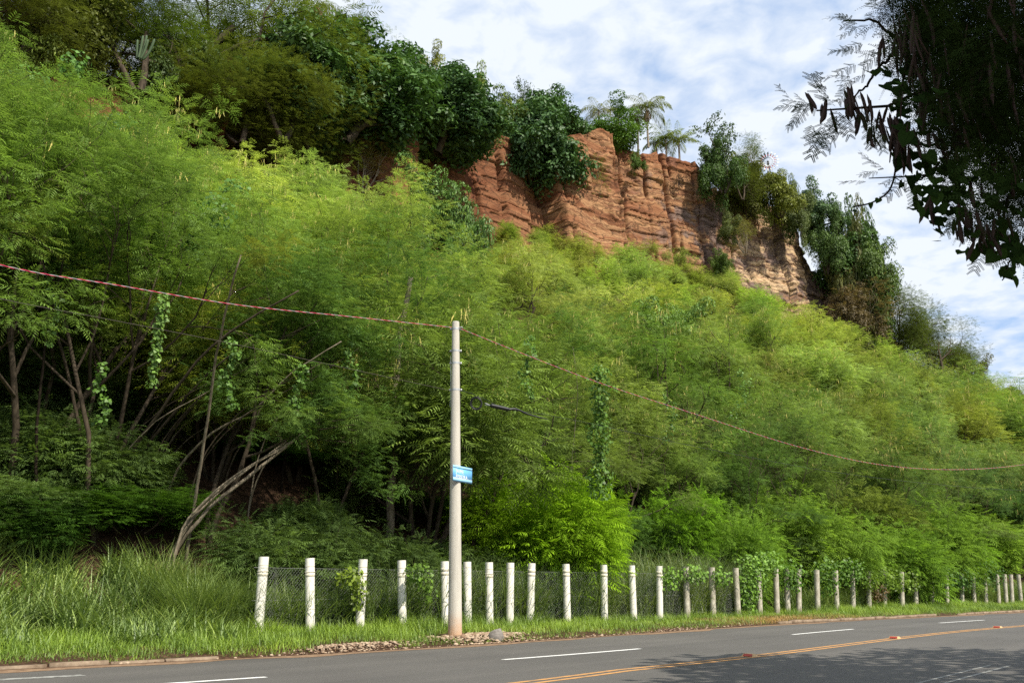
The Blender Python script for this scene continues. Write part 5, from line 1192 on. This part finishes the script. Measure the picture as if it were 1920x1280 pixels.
        for k in range(int(n_ * 1.6)): PP.append((at(x + rng.normal(0, sp), y + rng.normal(0, sp * .6), 4.6 + rng.normal(0, .15)), L_))
    for p, L_ in PP:
        d = nrm(np.array([rng.normal(0, .22), rng.normal(0, .15), -1])); s = nrm(np.cross(d, np.array([rng.normal(0, .5), 1., 0]))); nn = np.cross(d, s); l = L_ * rng.uniform(.75, 1.15) * .85; w_ = rng.uniform(.008, .0115)
        st = np.linspace(0, 1, 7); pts = p + d * (st * l)[:, None] + s * (np.sin(st * 2.4) * l * rng.normal(0, .05))[:, None]; ww = w_ * np.array([.15, .8, 1, 1, 1, .85, .1])
        ring = np.stack([pts - base + s * ww[:, None], pts - base + nn * .003, pts - base - s * ww[:, None], pts - base - nn * .003], 1); i = np.arange(6)[:, None] * 4; j = np.arange(4)[None, :]
        g.quads(ring.reshape(-1, 3), np.stack([i + j, i + 4 + j, i + 4 + (j + 1) % 4, i + (j + 1) % 4], -1).reshape(-1, 4))
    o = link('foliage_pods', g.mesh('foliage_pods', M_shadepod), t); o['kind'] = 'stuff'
    # creeper with heart-shaped leaves trailing from it
    tv = thing('trailing_vine', 'vine with heart-shaped leaves trailing from the dark overhead tree', 'vine', tuple(at(1690, 150, 4.6)))
    vb = np.array(tv.location)
    st_ = spline([at(1700, 120, 4.65), at(1684, 200, 4.6), at(1680, 280, 4.55), at(1677, 330, 4.55), at(1660, 365, 4.5), at(1635, 380, 4.5), at(1600, 388, 4.5)], 40)
    g = Geo(); g.tube(st_ - vb, np.linspace(.007, .0045, 40), 5); link('stem', g.mesh('stem', M_bark_dark), tv)
    hp = [(p + rng.normal(0, .012, 3), (.055 * (1 - .55 * k / 40) + .006)) for k, p in enumerate(st_) if k % 3 == 0 or k < 14]
    for (x, y, rx, ry, n_) in [(1665, 170, 28, 30, 9), (1700, 260, 30, 40, 16), (1740, 300, 40, 50, 22), (1760, 370, 45, 40, 26), (1800, 330, 60, 60, 34), (1850, 380, 60, 70, 40), (1880, 450, 40, 40, 22), (1890, 505, 12, 18, 7), (1905, 470, 20, 20, 10), (1710, 385, 10, 12, 4), (1730, 195, 40, 40, 16), (1645, 130, 16, 20, 4)]:
        for k in range(n_): hp.append((at(x + rng.normal(0, rx * .6), y + rng.normal(0, ry * .6), 4.75 + rng.normal(0, .25)), rng.uniform(.045, .085)))
    g = Geo(); outl = np.array([(0, -.08), (.35, -.25), (.55, .05), (.42, .45), (0, 1.0), (-.42, .45), (-.55, .05), (-.35, -.25)])
    for p, s in hp:
        nn = nrm(np.array([rng.normal(0, .5), -1 + rng.normal(0, .4), .5 + rng.normal(0, .4)])); dn = nrm(np.array([rng.normal(0, .45), 0, -1]) - nn * np.dot(nn, [0, 0, -1])); sd = np.cross(nn, dn)
        V = p - vb + (outl[:, :1] * sd + outl[:, 1:] * dn) * s + nn * (np.abs(outl[:, :1]) * s * .12); g.quads(V, [[0, 1, 2, 3], [0, 3, 4, 5], [0, 5, 6, 7]], np.full(3, rng.uniform(0, 1)))
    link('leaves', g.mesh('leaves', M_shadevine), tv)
overhead()

# second roadside tree, out of frame to the right: only its shade on the road shows
def second_tree():
    rng = np.random.default_rng(31); base = np.array([17.5, 8.5, 0.]); t = thing('roadside_tree', 'leafy roadside tree beyond the right edge, shading the near lanes of the road', 'tree', tuple(base))
    g = Geo(); g.tube([(0, 0, -.3), (.1, 0, 2.5), (-.2, .3, 5), (-.4, .5, 7.5)], [.22, .19, .15, .08], 8)
    for k in range(6): a = k * 1.05; g.tube([(-.1, .2, 4), (math.cos(a) * 1.6, math.sin(a) * 1.6, 6), (math.cos(a) * 3, math.sin(a) * 3, 7.4)], [.1, .06, .03], 6)
    link('trunk', g.mesh('trunk', M_bark_dark, True), t); C = []
    for (x, y, z, rx, ry, rz_, k) in [(-1, .5, 8, 3.4, 3.4, 1.7, 1900), (-3.0, 3.5, 8.3, 2.6, 3, 1.3, 800), (1.5, 4.5, 8.2, 3, 3, 1.5, 1100), (1, -3, 7.8, 3, 3, 1.4, 1000)]:
        d = nrm(rng.normal(0, 1, (k, 3))) * (rng.uniform(0, 1, k) ** .4)[:, None]; p = np.array([x, y, z]) + d * np.array([rx, ry, rz_])
        vis = np.array([proj(q + base) for q in p]); p = p[~((vis[:, 2] > .3) & (vis[:, 0] < 1960) & (vis[:, 1] > -45))]; k = len(p)
        A = nrm(rng.normal(0, 1, (k, 3)) * np.array([1, 1, .3])); Nn = nrm(np.array([0, 0, 1.]) + rng.normal(0, .4, (k, 3))); B = nrm(np.cross(Nn, A)); l = rng.uniform(.28, .5, k)[:, None]
        C.append(np.stack([p, p + A * l * .5 + B * l * .3, p + A * l, p + A * l * .5 - B * l * .3], 1))
    C = np.concatenate(C); g = Geo(); g.cards(C, rng.uniform(0, 1, len(C))); link('crown', g.mesh('crown', M_shadeleaf), t)
second_tree()
# prototypes that found no place
for p in protos.values():
    if not p['used']:
        for c in list(p['root'].children): bpy.data.objects.remove(c)
        bpy.data.objects.remove(p['root'])
